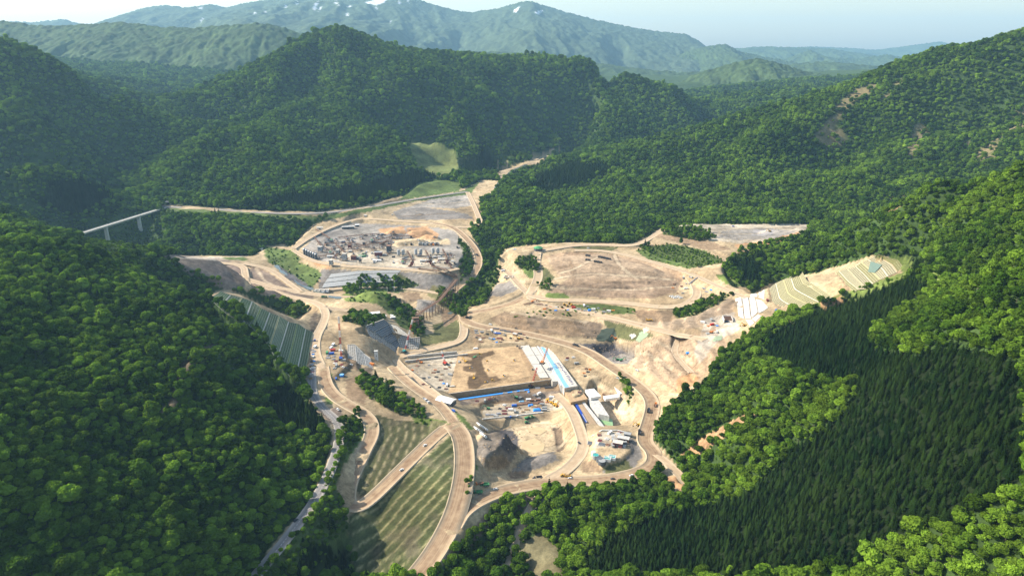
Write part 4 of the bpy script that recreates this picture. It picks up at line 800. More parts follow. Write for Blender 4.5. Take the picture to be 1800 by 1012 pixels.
def excavator(col):
    tr = lambda s: part('track', MB().prism([(-2.1, .25), (-1.7, 0), (1.7, 0), (2.1, .25), (2.1, .75), (1.7, 1.0), (-1.7, 1.0), (-2.1, .75)], s*1.5-.3, s*1.5+.3), 'black')
    return ('excavator', [tr(-1), tr(1), part('house', B((-2.3, 1.2, -1.4, 1.4, 1.15, 2.4, .1, .05)), col), part('cab', B((.1, 1.6, .4, 1.4, 1.2, 3.1, .12, .06)), col, ('window', B((.2, 1.64, .36, 1.43, 2.0, 2.9, .08, .04)), 'glass')),
            part('boom', MB().bar((1.0, -.3, 1.7), (3.6, -.3, 5.0), .5, .7).bar((3.6, -.3, 5.0), (5.7, -.3, 4.5), .5, .6), col), part('stick', MB().bar((5.6, -.3, 4.6), (6.6, -.3, 1.8), .4, .5), col),
            part('bucket', MB().prism([(6.5, 1.9), (7.0, 1.4), (6.8, .7), (6.1, .4), (5.8, .8)], -1.0, .4), 'dark')])
def bulldozer(col):
    tr = lambda s: part('track', MB().prism([(-2.0, .2), (-1.6, 0), (1.6, 0), (2.0, .3), (1.3, 1.2), (-1.7, 1.0)], s*1.2-.3, s*1.2+.3), 'black')
    return ('bulldozer', [tr(-1), tr(1), part('body', B((-1.8, 1.9, -.85, .85, .7, 1.8, .15, .05)), col), part('cab', B((-1.5, .3, -.8, .8, 1.8, 3.1, .12, .08)), col, ('window', B((-1.4, .32, -.83, .83, 2.2, 2.85, .08, .03)), 'glass')), part('blade', MB().prism([(2.5, .1), (2.8, .2), (2.75, 1.4), (2.45, 1.5), (2.6, .8)], -1.9, 1.9), col)])
def roller(col):
    return ('roller', [part('drum', MB().cyl((1.8, -1.1, .8), (1.8, 1.1, .8), .8, n=16), 'steel'), part('body', B((-2.4, .4, -1.0, 1.0, .8, 1.9, .2, .1)), col), part('frame', B((.3, 2.7, -1.3, -1.15, .6, 1.0), (.3, 2.7, 1.15, 1.3, .6, 1.0)), col), part('canopy', B((-1.0, .6, -.9, .9, 2.8, 2.95), (-.9, -.8, -.8, .8, 1.9, 2.8)), 'dark')] + wheels((-1.7,), 1.1, .8, .5))
def car(col, van=False):
    body = MB().prism([(-2.2, .4), (2.2, .4), (2.25, .9), (1.3, 1.05), (-2.2, 1.1)] if not van else [(-2.4, .4), (2.3, .4), (2.35, 1.1), (1.7, 1.25), (1.2, 2.0), (-2.4, 2.05)], -.88, .88)
    top = MB().box(-1.9, 1.2, -.82, .82, 1.06, 1.62, .45, .15) if not van else MB().box(-2.2, 1.3, -.9, .9, 1.35, 1.8, .2, .0)
    return ('car' if not van else 'van', [part('body', body, col), part('window', top, 'glass'), part('roof', B((-1.4, .7, -.66, .66, 1.61, 1.68)) if not van else B((-2.35, 1.15, -.8, .8, 2.04, 2.1)), col)] + wheels((-1.4, 1.4), .88, .34, .2))
def flatbed(col, bedcol):
    return ('truck', [part('chassis', B((-3.8, 3.8, -.5, .5, .6, .95)), 'dark'), part('cab', B((2.3, 4.0, -1.15, 1.15, .9, 2.9, .12, .06)), col, ('window', B((2.5, 4.03, -1.17, 1.17, 1.9, 2.6, .06, .03)), 'glass')), part('bed', B((-4.0, 2.1, -1.2, 1.2, .95, 1.15), (-4.0, 2.1, -1.2, -1.1, 1.15, 1.7), (-4.0, 2.1, 1.1, 1.2, 1.15, 1.7), (-4.0, -3.9, -1.1, 1.1, 1.15, 1.7)), bedcol)] + wheels((-2.9, -1.8, 3.0), 1.15, .5, .35))
def cabin(col, roof, l=6, w=2.5, h=2.6):
    win = [part('window', B((-l/2+l*k, -l/2+l*k+.9, -w/2-.03, w/2+.03, 1.1, 1.9)), 'glass') for k in (.15, .42, .69)]
    return ('site_cabin', [part('wall', B((-l/2, l/2, -w/2, w/2, 0, h)), col, ('door', B((-l/2+.3, -l/2+1.1, -w/2-.05, -w/2+.02, .05, 2.0)), 'grey')), part('roof', B((-l/2-.15, l/2+.15, -w/2-.15, w/2+.15, h, h+.18)), roof)] + win)
def container(col):
    m = B((-3, 3, -1.2, 1.2, .1, 2.6))
    for k in range(9): m.box(-2.8+.65*k, -2.55+.65*k, -1.26, 1.26, .2, 2.5)
    return ('container', [part('box', m, col), part('door', B((3.0, 3.06, -1.1, -.03, .2, 2.5), (3.0, 3.06, .03, 1.1, .2, 2.5)), col)])
def stack(col, n=5, l=6, name='material_stack'):
    r = random.Random(n*31+len(col)); out = []
    for k in range(n):
        y = -1.6+3.2*k/max(n-1, 1); out.append(part('bundle', B((-l/2+r.uniform(-.4, .4), l/2+r.uniform(-.4, .4), y-.3, y+.28, 0, r.uniform(.5, 1.3))), col))
    return (name, out)
def tarp_stack(col='tarp', l=8, w=4, h=2):
    r = random.Random(int(l*10)); nx, ny = 9, 6; v = []; f = []
    for j in range(ny):
        for i in range(nx):
            e = min(i, nx-1-i, j, ny-1-j); v.append((-l/2+l*i/(nx-1), -w/2+w*j/(ny-1), 0 if e == 0 else h*(.85 if e == 1 else 1)+r.uniform(-.2, .2)))
    f = [(j*nx+i, j*nx+i+1, j*nx+nx+i+1, j*nx+nx+i) for j in range(ny-1) for i in range(nx-1)]
    return ('tarp_covered_stack', [part('tarp', MB().add(v, f), col), part('pallet', B((-l/2-.2, l/2+.2, -w/2-.2, w/2+.2, 0, .18)), 'timber')])
def lattice_mast(m, a, b, w, nseg):
    """four chords and zigzag bracing"""
    a = Vector(a); b = Vector(b); d = (b-a).normalized(); x = d.orthogonal().normalized()*w/2; y = d.cross(x).normalized()*w/2; cs = (x+y, x-y, -x-y, -x+y); t = w*.17
    for k in range(4): m.bar(a+cs[k], b+cs[k], t)
    for s in range(nseg):
        p = a+(b-a)*(s/nseg); q = a+(b-a)*((s+1)/nseg)
        for k in range(4): m.bar(p+cs[k], q+cs[(k+1) % 4], t*.75)
    return m
def banded(a, b, w, n, cols=('red', 'white'), nm='boom_section'):
    a = Vector(a); b = Vector(b); return [part(nm, lattice_mast(MB(), a+(b-a)*(k/n), a+(b-a)*((k+1)/n), w, 3), cols[k % 2]) for k in range(n)]
def crawler_crane(col, boom, el=60, cols=('red', 'white'), n=6):
    tr = lambda s: part('track', MB().prism([(-3.4, .4), (-2.9, 0), (2.9, 0), (3.4, .4), (3.4, 1.0), (2.9, 1.4), (-2.9, 1.4), (-3.4, 1.0)], s*2.3-.5, s*2.3+.5), 'black')
    e = math.radians(el); tip = Vector((1.5+boom*math.cos(e), 0, 2.2+boom*math.sin(e)))
    return ('crawler_crane', [tr(-1), tr(1), part('house', B((-3.6, 2.0, -1.6, 1.6, 1.5, 3.6, .15, .08)), col), part('cab', B((1.0, 2.6, 1.6, 2.6, 1.6, 3.6, .15, .05)), col), part('counterweight', B((-5.0, -3.6, -1.8, 1.8, 1.6, 3.2)), 'dark')] + banded((1.5, 0, 2.2), tip, 1.5, n, cols) +
            [part('hoist_rope', MB().bar((-2.5, 0, 5.5), tip, .12).bar(tip, tip-Vector((0, 0, boom*.45)), .1).bar((-2.5, 0, 3.5), (-2.5, 0, 5.6), .4), 'dark'), part('hook', B((tip.x-.4, tip.x+.4, -.4, .4, tip.z-boom*.45-1.0, tip.z-boom*.45)), 'red')])
def drape(poly_px, step=2.0, dz=.15):
    """ground-following sheet inside a photograph outline"""
    pts = [T(u, v) for u, v in pp(poly_px)]
    xy = [p[:2] for p in pts]; xs = [p[0] for p in xy]; ys = [p[1] for p in xy]; X, Y = np.meshgrid(np.arange(min(xs), max(xs), step), np.arange(min(ys), max(ys), step)); ins = inpoly(X, Y, xy); Zd = zat(X, Y)+dz
    idx = -np.ones(X.shape, int); v = []; f = []
    for j in range(X.shape[0]-1):
        for i in range(X.shape[1]-1):
            if ins[j, i] and ins[j, i+1] and ins[j+1, i] and ins[j+1, i+1]:
                q = []
                for a, b in ((j, i), (j, i+1), (j+1, i+1), (j+1, i)):
                    if idx[a, b] < 0: idx[a, b] = len(v); v.append((X[a, b], Y[a, b], Zd[a, b]))
                    q.append(idx[a, b])
                f.append(tuple(q))
    return MB().add(v, f)
def slabm(corners, th, m=None):
    """thick plate on four world corners (top face)"""
    m = m or MB(); n = len(corners); v = [Vector(c) for c in corners]+[Vector(c)-Vector((0, 0, th)) for c in corners]
    return m.add(v, [tuple(range(n)), tuple(range(2*n-1, n-1, -1))]+[(k, n+k, n+(k+1) % n, (k+1) % n) for k in range(n)])
ORD = ['first', 'second', 'third', 'fourth', 'fifth', 'sixth', 'seventh', 'eighth', 'ninth', 'tenth', 'eleventh', 'twelfth', 'thirteenth', 'fourteenth', 'fifteenth', 'sixteenth']
# ------------------------------------------------------------------ roads
def road_material(name, col, edge, streak):
    m = bpy.data.materials.new(name); m.use_nodes = True; t = m.node_tree; b = t.nodes['Principled BSDF']; b.inputs['Roughness'].default_value = .95; b.inputs['Specular IOR Level'].default_value = .1
    uv = t.nodes.new('ShaderNodeUVMap'); mp = t.nodes.new('ShaderNodeMapping'); mp.inputs['Scale'].default_value = (.012, .75, 1); t.links.new(uv.outputs[0], mp.inputs[0])
    n = t.nodes.new('ShaderNodeTexNoise'); n.inputs['Scale'].default_value = 1; n.inputs['Detail'].default_value = 4; t.links.new(mp.outputs[0], n.inputs['Vector'])
    n2 = t.nodes.new('ShaderNodeTexNoise'); n2.inputs['Scale'].default_value = .16; n2.inputs['Detail'].default_value = 5; tc = t.nodes.new('ShaderNodeTexCoord'); t.links.new(tc.outputs['Object'], n2.inputs['Vector'])
    ad = t.nodes.new('ShaderNodeMath'); ad.operation = 'ADD'; t.links.new(n.outputs['Fac'], ad.inputs[0]); t.links.new(n2.outputs['Fac'], ad.inputs[1])
    r = t.nodes.new('ShaderNodeMapRange'); r.inputs[1].default_value = .75; r.inputs[2].default_value = 1.25; t.links.new(ad.outputs[0], r.inputs[0])
    mx = t.nodes.new('ShaderNodeMix'); mx.data_type = 'RGBA'; mx.inputs[6].default_value = (*streak, 1); mx.inputs[7].default_value = (*col, 1); t.links.new(r.outputs[0], mx.inputs[0])
    sp = t.nodes.new('ShaderNodeSeparateXYZ'); t.links.new(uv.outputs[0], sp.inputs[0]); ab = t.nodes.new('ShaderNodeMath'); ab.operation = 'ABSOLUTE'; at = t.nodes.new('ShaderNodeAttribute'); at.attribute_name = 'rim'
    m2 = t.nodes.new('ShaderNodeMix'); m2.data_type = 'RGBA'; m2.inputs[7].default_value = (*edge, 1); t.links.new(at.outputs['Fac'], m2.inputs[0]); t.links.new(mx.outputs[2], m2.inputs[6]); t.links.new(m2.outputs[2], b.inputs['Base Color']); return m
RM = {'haul': road_material('haul_road', (.36, .255, .155), (.46, .36, .24), (.20, .125, .075)), 'dirt': road_material('dirt_road', (.46, .35, .23), (.46, .36, .245), (.36, .255, .16)), 'paved': road_material('paved_road', (.235, .215, .2), (.36, .32, .27), (.17, .155, .145))}
def ribbon(name, pts, w, material, berm, lift, others):
    pts = resample(pts, max(8, int(sum(math.dist(a[:2], b[:2]) for a, b in zip(pts[:-1], pts[1:]))/4))); n = len(pts)
    d = np.gradient(pts[:, :2], axis=0); d /= np.linalg.norm(d, axis=1)[:, None]+1e-9; nr = np.stack([-d[:, 1], d[:, 0]], 1)
    s = np.concatenate([[0], np.cumsum(np.linalg.norm(np.diff(pts[:, :2], axis=0), axis=1))])
    off = [-w/2-1.6, -w/2-.8, -w/2, -w/4, 0, w/4, w/2, w/2+.8, w/2+1.6]; hh = [-.35, berm, .0, 0, .06, 0, .0, berm, -.35]; rim = [1, 1, .55, 0, 0, 0, .55, 1, 1]
    X = pts[:, 0:1]+nr[:, 0:1]*np.array(off); Y = pts[:, 1:2]+nr[:, 1:2]*np.array(off); Zr = pts[:, 2:3]+lift+np.array(hh)
    hit = np.zeros(X.shape, bool)
    for ow, op in others:
        dd, _ = segdist(X, Y, op); hit |= dd < ow/2+1.8
    for k in (0, 1, 7, 8): Zr[:, k] = np.where(hit[:, k], pts[:, 2]-.8, Zr[:, k])
    me = bpy.data.meshes.new(name); m = len(off); v = np.stack([X, Y, Zr], -1).reshape(-1, 3); i = np.arange(n*m).reshape(n, m); f = np.stack([i[:-1, :-1], i[1:, :-1], i[1:, 1:], i[:-1, 1:]], -1).reshape(-1, 4)
    me.from_pydata(v.tolist(), [], f.tolist()); me.materials.append(material); uvl = me.uv_layers.new(name='UVMap'); li = np.empty(len(me.loops), np.int32); me.loops.foreach_get('vertex_index', li)
    uvs = np.stack([s[li//m], np.array(off)[li % m]], 1); uvl.data.foreach_set('uv', uvs.astype(np.float32).ravel()); a = me.attributes.new('rim', 'FLOAT', 'POINT'); a.data.foreach_set('value', np.tile(np.array(rim, np.float32), n))
    me.polygons.foreach_set('use_smooth', np.ones(len(f), bool)); me.update(); bm = bmesh.new(); bm.from_mesh(me); bmesh.ops.recalc_face_normals(bm, faces=bm.faces)
    if sum(q.normal.z for q in bm.faces) < 0: bmesh.ops.reverse_faces(bm, faces=bm.faces)
    bm.to_mesh(me); bm.free(); o = bpy.data.objects.new(name, me); COL.objects.link(o); return o
RNAME = {'haul': 'haul_road', 'dirt': 'dirt_road', 'paved': 'paved_road'}
for i, (k, (w, kind, _)) in enumerate(ROADS.items()):
    oth = [(ROADS[q][0], [p[:2] for p in ROADW[q]][::3]+[ROADW[q][-1][:2]]) for q in ROADS if q != k]
    tag(ribbon(RNAME[kind], ROADW[k], w, RM[kind], .9 if kind == 'haul' else (.5 if kind == 'dirt' else .25), .14+.012*i, oth), kind='structure')
# paint on the paved mountain road
pv = resample(ROADW['paved'], 220); mk = MB()
for k in range(0, 218, 2): mk.bar(Vector(pv[k])+Vector((0, 0, .23)), Vector(pv[k+1])+Vector((0, 0, .23)), .16, .02)
tag(link('road_marking', mk.mesh('road_marking', M('white'))), kind='structure')
# ------------------------------------------------------------------ water
WAT = bpy.data.materials.new('water'); WAT.use_nodes = True; _b = WAT.node_tree.nodes['Principled BSDF']; _b.inputs['Base Color'].default_value = (.10, .12, .11, 1); _b.inputs['Roughness'].default_value = .18
def water(name, pts, w, lift=.3):
    pts = resample(smooth(pts, 2), 60); d = np.gradient(pts[:, :2], axis=0); d /= np.linalg.norm(d, axis=1)[:, None]; v = []; f = []
    for k, p in enumerate(pts):
        ww = w*(1+.35*math.sin(k*.9)+.2*math.sin(k*2.3)); v += [(p[0]-d[k, 1]*ww/2, p[1]+d[k, 0]*ww/2, p[2]+lift), (p[0]+d[k, 1]*ww/2, p[1]-d[k, 0]*ww/2, p[2]+lift)]
        if k: f.append((2*k-2, 2*k-1, 2*k+1, 2*k))
    me = MB().add(v, f).mesh(name, WAT); o = link(name, me); tag(o, kind='structure'); return o
def along(s, dz=0): return [(*T(u, v)[:2], T(u, v)[2]+dz) for u, v in pp(s)]
water('river', along('960 275;930 287;900 300;880 318;866 338;852 372;858 400;868 425;855 450;850 478;842 505;830 525;812 540;790 552', 0), 9)
water('stream', along('455 432;480 462;500 482;520 498;545 507;570 520;600 524', 0), 7)
def pool(name, poly, m, lift):
    pts = [T(u, v) for u, v in pp(poly)]; z = max(min(p[2] for p in pts)+lift, np.mean([p[2] for p in pts])); me = MB().add([(p[0], p[1], z) for p in pts], [tuple(range(len(pts)))]).mesh(name, m); o = link(name, me); tag(o, kind='structure'); return o
PG = mat('pool_green', (.22, .36, .17), .3, .08, .2, spec=.4); PS = mat('pool_sand', (.50, .37, .20), .35, .1, .2, spec=.4)
pool('pool', '1054 742;1060 739;1076 741;1078 748;1066 750;1058 750', PG, .5)
pool('pond', '918 776;940 770;958 780;955 792;932 796;918 788', PS, .3); pool('pond', '928 752;948 750;962 756;950 764;934 762', PS, .3)
# ------------------------------------------------------------------ lattice slopes
def lattice_strip(lo, hi, cell, off=.25, bw=.35):
    """lattice beams on the face between two lines, proud of it"""
    L = max(np.linalg.norm(np.diff(np.array(lo), axis=0), axis=1).sum(), np.linalg.norm(np.diff(np.array(hi), axis=0), axis=1).sum()); nc = max(2, int(L/cell)); A = resample(lo, nc+1); Bq = resample(hi, nc+1); h = np.linalg.norm(A-Bq, axis=1).mean(); nr_ = max(1, int(round(h/cell)))
    G = np.stack([A+(Bq-A)*k/nr_ for k in range(nr_+1)]); nrm = np.cross(G[0, -1]-G[0, 0], G[-1, 0]-G[0, 0]); nrm = nrm/np.linalg.norm(nrm); nrm = nrm if nrm[2] > 0 else -nrm
    base = MB(); b = G.reshape(-1, 3); base.add(b, [(r*(nc+1)+c, r*(nc+1)+c+1, (r+1)*(nc+1)+c+1, (r+1)*(nc+1)+c) for r in range(nr_) for c in range(nc)])
    beams = MB(); up = nrm*off
    def beam(p, q):
        d = q-p; d = d/(np.linalg.norm(d)+1e-9); s = np.cross(d, nrm)*bw/2
        beams.add([p-s, p+s, q+s, q-s, p-s+up, p+s+up, q+s+up, q-s+up], [(4, 5, 6, 7), (0, 1, 5, 4), (3, 2, 6, 7), (1, 2, 6, 5), (0, 3, 7, 4)])
    for r in range(nr_+1):
        for c in range(nc): beam(G[r, c], G[r, c+1])
    for c in range(nc+1): beam(G[0, c], G[-1, c])
    return base, beams
def lattice_slope(key, faces, beam, berms, label, cell, bw):
    root = link('lattice_slope', None, None, tuple(np.mean(np.array(LAT[key][0]), 0))); tag(root, label, 'slope protection'); inv = -np.array(root.location)
    for k, (lo, hi) in enumerate(zip(LAT[key][:-1], LAT[key][1:])):
        lo = np.array(resample(lo, 12))+inv; hi = np.array(resample(hi, 12))+inv; d = hi-lo; b0 = lo + d*(.16 if k % 2 == 0 else .10)
        base, beams = lattice_strip(b0, hi, cell, .22, bw); p = link('face', base.mesh('face', M(faces[k % len(faces)])), root); q = link('beam_grid', beams.mesh('beam_grid', M(beam)), p); q['kind'] = 'stuff'
        m = MB()
        for i in range(11): m.add([lo[i]+(0, 0, .1), lo[i+1]+(0, 0, .1), b0[i+1]+(0, 0, .12), b0[i]+(0, 0, .12)], [(0, 1, 2, 3)])
        link('berm', m.mesh('berm', M(berms[k % len(berms)])), root)
C_.update({'sown': (.042, .085, .016), 'sown2': (.055, .115, .020), 'dry': (.30, .27, .12), 'lbeam': (.34, .35, .28), 'rbeam': (.33, .30, .185), 'ryellow': (.125, .12, .035), 'rgrey': (.13, .115, .075), 'verge': (.16, .20, .05), 'darknet': (.05, .065, .045), 'cell': (.10, .10, .09), 'celltan': (.21, .18, .14), 'sprayed': (.50, .46, .41)})
lattice_slope('left', ['sown', 'sown2', 'sown', 'sown2'], 'lbeam', ['dry', 'pale', 'verge', 'pale'], 'dark green stepped slope with concrete lattice above the left site road', 3.4, .26)
lattice_slope('right', ['rgrey', 'ryellow', 'ryellow', 'ryellow', 'ryellow'], 'rbeam', ['rgrey', 'pale', 'dry', 'pale', 'dry'], 'pale lattice slope in five tiers beside the white sprayed slope', 2.6, .55)
lattice_slope('upper', ['ryellow', 'rgrey', 'rgrey'], 'rbeam', ['dry', 'pale', 'earth', 'pale'], 'highest pale lattice slope ending in grass on the right hillside', 2.6, .55)
u0 = along('1525 480;1530 462;1550 468;1537 482', 1.2)
gp = link('slope_netting', slabm([Vector(p)+Vector((0, 0, .9)) for p in u0], .3).mesh('slope_netting', M('meshgreen'))); tag(gp, 'blue green netting sheet pinned inside the highest lattice slope', 'netting')
root = link('abutment_cut', None, None, tuple(np.mean(np.array(QUADS['dark'][1]), 0))); tag(root, 'stepped grey abutment cut with concrete grid faces beside the dam slab', 'slope protection')
for kd, fm, bmn in (('dark', 'slate', 'grey'), ('tan', 'celltan', 'concrete')):  # lit sides of the grid are coloured tan, shadowed sides dark
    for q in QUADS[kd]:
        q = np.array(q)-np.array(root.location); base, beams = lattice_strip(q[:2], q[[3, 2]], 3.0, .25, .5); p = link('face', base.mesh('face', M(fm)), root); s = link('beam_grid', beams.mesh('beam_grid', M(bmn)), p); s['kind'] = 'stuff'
        link('coping', MB().bar(q[3]+(0, 0, .3), q[2]+(0, 0, .3), 1.0, .5).mesh('coping', M('pale')), root)
# sprayed white slope: separate panels with open joints
root = link('sprayed_slope', None, None, T(1315, 540)); tag(root, 'white sprayed concrete slope divided into panels beside the pale lattice', 'slope protection')
for q in ('1292 525;1303 523;1308 561;1298 556', '1304.5 523;1315 523;1320.5 560;1309.5 560', '1316.5 523;1327 524;1332 549;1321.5 559', '1328.5 526;1338 528;1350 541;1333.5 551', '1318 518;1330 515;1331 522.5;1319 523', '1331.5 514.5;1344 509;1343 527;1332.5 523', '1310 562;1320 561.5;1326 568;1318 574', '1321 561;1333 552.5;1340 556;1328 566'):
    c = [Vector(T(u, v)) for u, v in pp(q)]; n = 5; v = []; f = []
    for j in range(n+1):
        for i in range(n+1):
            a = c[0].lerp(c[1], i/n); b = c[3].lerp(c[2], i/n); p = a.lerp(b, j/n); z = float(zat(p.x, p.y))+.5; v.append(Vector((p.x, p.y, z))-root.location)
    f = [(j*(n+1)+i, j*(n+1)+i+1, (j+1)*(n+1)+i+1, (j+1)*(n+1)+i) for j in range(n) for i in range(n)]
    link('panel', MB().add(v, f).mesh('panel', M('sprayed')), root)
# netted cut behind the pit
def sheet(name, poly, m, label, cat, dz=.4, step=1.6): o = link(name, drape(poly, step, dz).mesh(name, M(m))); tag(o, label, cat); return o
sheet('slope_netting', '1058 578;1080 576;1086 590;1082 598;1050 601;1046 596', 'darknet', 'dark green netted rock cut above the black rock pit', 'netting')
sheet('slope_netting', '1124 582;1136 580;1142 588;1124 604;1116 600', 'mint', 'pale green sprayed strip right of the small white square', 'netting')
sheet('slope_netting', '1254 592;1272 584;1270 598;1256 602;1250 600', 'mint', 'pale green sprayed strip beside the upper excavation shaft', 'netting')
sheet('sprayed_concrete', '1104 588;1116 584;1120 592;1110 598', 'pale', 'small square patch of white sprayed concrete beside the green netting', 'sprayed concrete'); sheet('sprayed_concrete', '1128 580;1138 574;1144 580;1132 588', 'pale', 'narrow strip of white sprayed concrete above the pale green strip', 'sprayed concrete')
# ------------------------------------------------------------------ road bridge on tall piers
bl, br = Vector(P(128, 414.5, 84)), Vector(P(290, 364.5, 79)); root = link('road_bridge', None, None, br); tag(root, 'long concrete road bridge on two tall piers across the gorge', 'bridge')
bl2 = bl+(bl-br)*.35; d = (bl2-br); q = Vector((-d.y, d.x, 0)).normalized(); a, b = Vector((0, 0, 0)), d
dk = MB(); 
for k in range(12):
    p0 = a+(b-a)*(k/12); p1 = a+(b-a)*((k+1)/12); dk.bar(p0-Vector((0, 0, .3)), p1-Vector((0, 0, .3)), 10, .5)
link('deck', dk.mesh('deck', M('pale')), root); gb = MB(); gb.bar(a-Vector((0, 0, 1.8)), b-Vector((0, 0, 1.8)), 5.5, 2.6); link('girder', gb.mesh('girder', M('concrete')), root)
for s in (-1, 1): link('parapet', MB().bar(a+q*s*4.8+Vector((0, 0, .55)), b+q*s*4.8+Vector((0, 0, .55)), .35, 1.0).mesh('parapet', M('concrete')), root)
for u, v0 in ((243, 383), (185, 401.5)):
    t = np.argmin([abs(proj(*(Vector(root.location)+d*s))[0]-u) for s in np.linspace(0, 1, 400)])/399; p = d*t; zb = float(zat(root.location.x+p.x, root.location.y+p.y))-root.location.z-2
    e = d.normalized(); m = MB()
    for (w0, l0, z0), (w1, l1, z1) in (((3.6, 2.6, zb), (3.0, 2.0, p.z-8)), ((3.0, 2.0, p.z-8), (3.6, 3.4, p.z-3))):
        cs = lambda w, l, z: [Vector((p.x, p.y, z))+q*w*i+e*l*j for i, j in ((-1, -1), (1, -1), (1, 1), (-1, 1))]; m.add(cs(w0, l0, z0)+cs(w1, l1, z1), [(4, 5, 6, 7), (0, 1, 5, 4), (1, 2, 6, 5), (2, 3, 7, 6), (3, 0, 4, 7)])
    link('pier', m.mesh('pier', M('concrete')), root)
x, y, z = T(294, 361); place(('tunnel_portal', [part('headwall', MB().prism([(-7, 0), (-7, 6.5), (-4, 8.5), (4, 8.5), (7, 6.5), (7, 0), (4, 0), (4, 4), (2.6, 5.8), (-2.6, 5.8), (-4, 4), (-4, 0)], -.8, 3), 'pale'), part('bore', MB().prism([(-4, 0), (-4, 4), (-2.6, 5.8), (2.6, 5.8), (4, 4), (4, 0)], .6, 8), 'black')]), (x, y+4, z), 8, 'white tunnel portal where the mountain road enters the hillside', 'tunnel portal')
# ------------------------------------------------------------------ dam slab and concrete
def solid(name, px_z, th, m, label, cat, group=None, extra=()):
    c = [Vector(P(*q)) for q in px_z]; o = link(name, None, None, c[0]); tag(o, label, cat, group)
    link('body', slabm([p-c[0] for p in c], th).mesh('body', M(m)), o)
    for en, em, emat in extra: link(en, em(c[0]).mesh(en, M(emat)), o)
    return o
def lay(px, z, th): return lambda o: slabm([Vector(P(u, v, z))-o for u, v in pp(px)], th)
def lines(lst, z, w, h): 
    def f(o):
        m = MB()
        for s in lst:
            q = [Vector(P(u, v, z))-o for u, v in pp(s)]
            for a, b in zip(q[:-1], q[1:]): m.bar(a+Vector((0, 0, h/2)), b+Vector((0, 0, h/2)), w, h)
        return m
    return f
solid('dam_slab', [(788, 692, 9.2), (968, 667, 9.2), (926, 605, 9.2), (866, 607, 9.2), (806, 620, 9.2)], 9.5, 'csg', 'broad brown dam slab of rolled fill with its dark damp strip', 'dam', None,
      [('lift_edge', lines(['788 692;968 667', '926 605;866 607;806 620'], 9.2, .7, .35), 'pale'),
       ('lower_wall', lambda o: MB().bar(Vector(P(800, 697, 3.6))-o, Vector(P(978, 672, 3.6))-o, 1.0, 2.4), 'grey'), ('waterproof_sheet', lambda o: MB().bar(Vector(P(806, 702, 2.8))-o, Vector(P(930, 684, 2.8))-o, 3.2, .5), 'tarp')])
solid('concrete_block', [(949, 664, 10.2), (964.6, 663, 10.2), (929.5, 606, 10.2), (914.7, 607.8, 10.2)], 9.5, 'pale', 'long white concrete strip next to the brown slab', 'concrete block', 'long concrete strips of the dam', [('joint', lines(['949 664;914.7 607.8', '964.6 663;929.5 606', '944 655;959 654', '935 640;950 639', '926 625;941 624'], 10.2, .45, .12), 'slate')])
solid('concrete_block', [(971, 670, 10.2), (982, 669.5, 10.2), (942, 609, 10.2), (932, 610, 10.2)], 10.5, 'pale', 'narrow white concrete strip carrying the orange boom crane', 'concrete block', 'long concrete strips of the dam', [('joint', lines(['971 670;932 610', '961 654;972 653.5', '951 639;962 638.5', '941 624;952 623.5'], 10.2, .4, .12), 'slate')])
solid('concrete_block', [(985, 676, 10.8), (991, 679, 10.8), (948, 609, 10.8), (943, 608, 10.8)], 10.5, 'grey', 'grey rail strip running beside the blue covered block', 'concrete block', 'long concrete strips of the dam', [('rail', lines(['986.5 677;944.5 608.5', '989 678.5;946.8 609'], 10.8, .5, .5), 'white'), ('blue_rail', lines(['987.8 677.5;945.6 608.7'], 10.8, .35, .3), 'blue')])
solid('covered_block', [(992, 682, 11.5), (1015.5, 677.5, 11.5), (966, 608.5, 11.5), (949.5, 609, 11.5)], 11, 'pale', 'long block covered in pale blue and white sheets with navy marks', 'covered block', None,
      [('blue_sheet', lay('993 681;1000.5 679.6;991 666;984 652;978 642;969 630;959.5 613;954 609.6;950.5 609.8', 11.62, .1), 'sky'), ('end_skirt', lambda o: slabm([Vector(P(992, 682, 11.55))-o, Vector(P(1005, 679.6, 11.55))-o, Vector(P(1005.4, 682.5, 5))-o, Vector(P(992.4, 685.5, 5))-o], .3), 'deepblue'), ('side_skirt', lambda o: slabm([Vector(P(981, 668.5, 10.9))-o, Vector(P(984, 673, 10.9))-o, Vector(P(985, 676, 8))-o, Vector(P(982, 672, 8))-o], .3), 'deepblue')] +
      [('navy_mark', (lambda a, b, c_, d_: (lambda o: MB().bar(Vector(P(a, b, 11.75))-o, Vector(P(c_, d_, 11.75))-o, .95, .12)))(*q), 'navy') for q in
       [(978.4, 637.4, 983.4, 638), (980, 639.4, 984.6, 640), (981.6, 641.6, 986.4, 642), (973.2, 639.6, 977, 639.2), (974.8, 642, 978.6, 641.6), (976.4, 644.4, 980.2, 643.6), (978, 646.8, 982, 645.8), (984.6, 643.6, 987, 645), (986, 646.4, 989.6, 646.2), (988, 648.6, 989.6, 651), (991, 651.6, 992.4, 653.4), (992.6, 654.6, 995.6, 653.6), (993.4, 657, 997.6, 656.2), (995.4, 660.8, 1000.6, 660), (997, 663.4, 1001.6, 662.4), (998.8, 665.6, 1002.8, 664.6), (999.6, 667.8, 1004, 666.8), (1001.2, 670, 1005.4, 669), (1003, 672, 1006.6, 671.2), (1004.4, 674.6, 1008, 673.6)]])
solid('concrete_block', [(977, 618, 10.5), (997, 615, 10.5), (992, 607, 10.5), (971, 609, 10.5)], 3, 'pale', 'small white square slab behind the covered block', 'concrete block', None, [('joint', lines(['984 617;979 608'], 10.5, .3, .1), 'grey')])
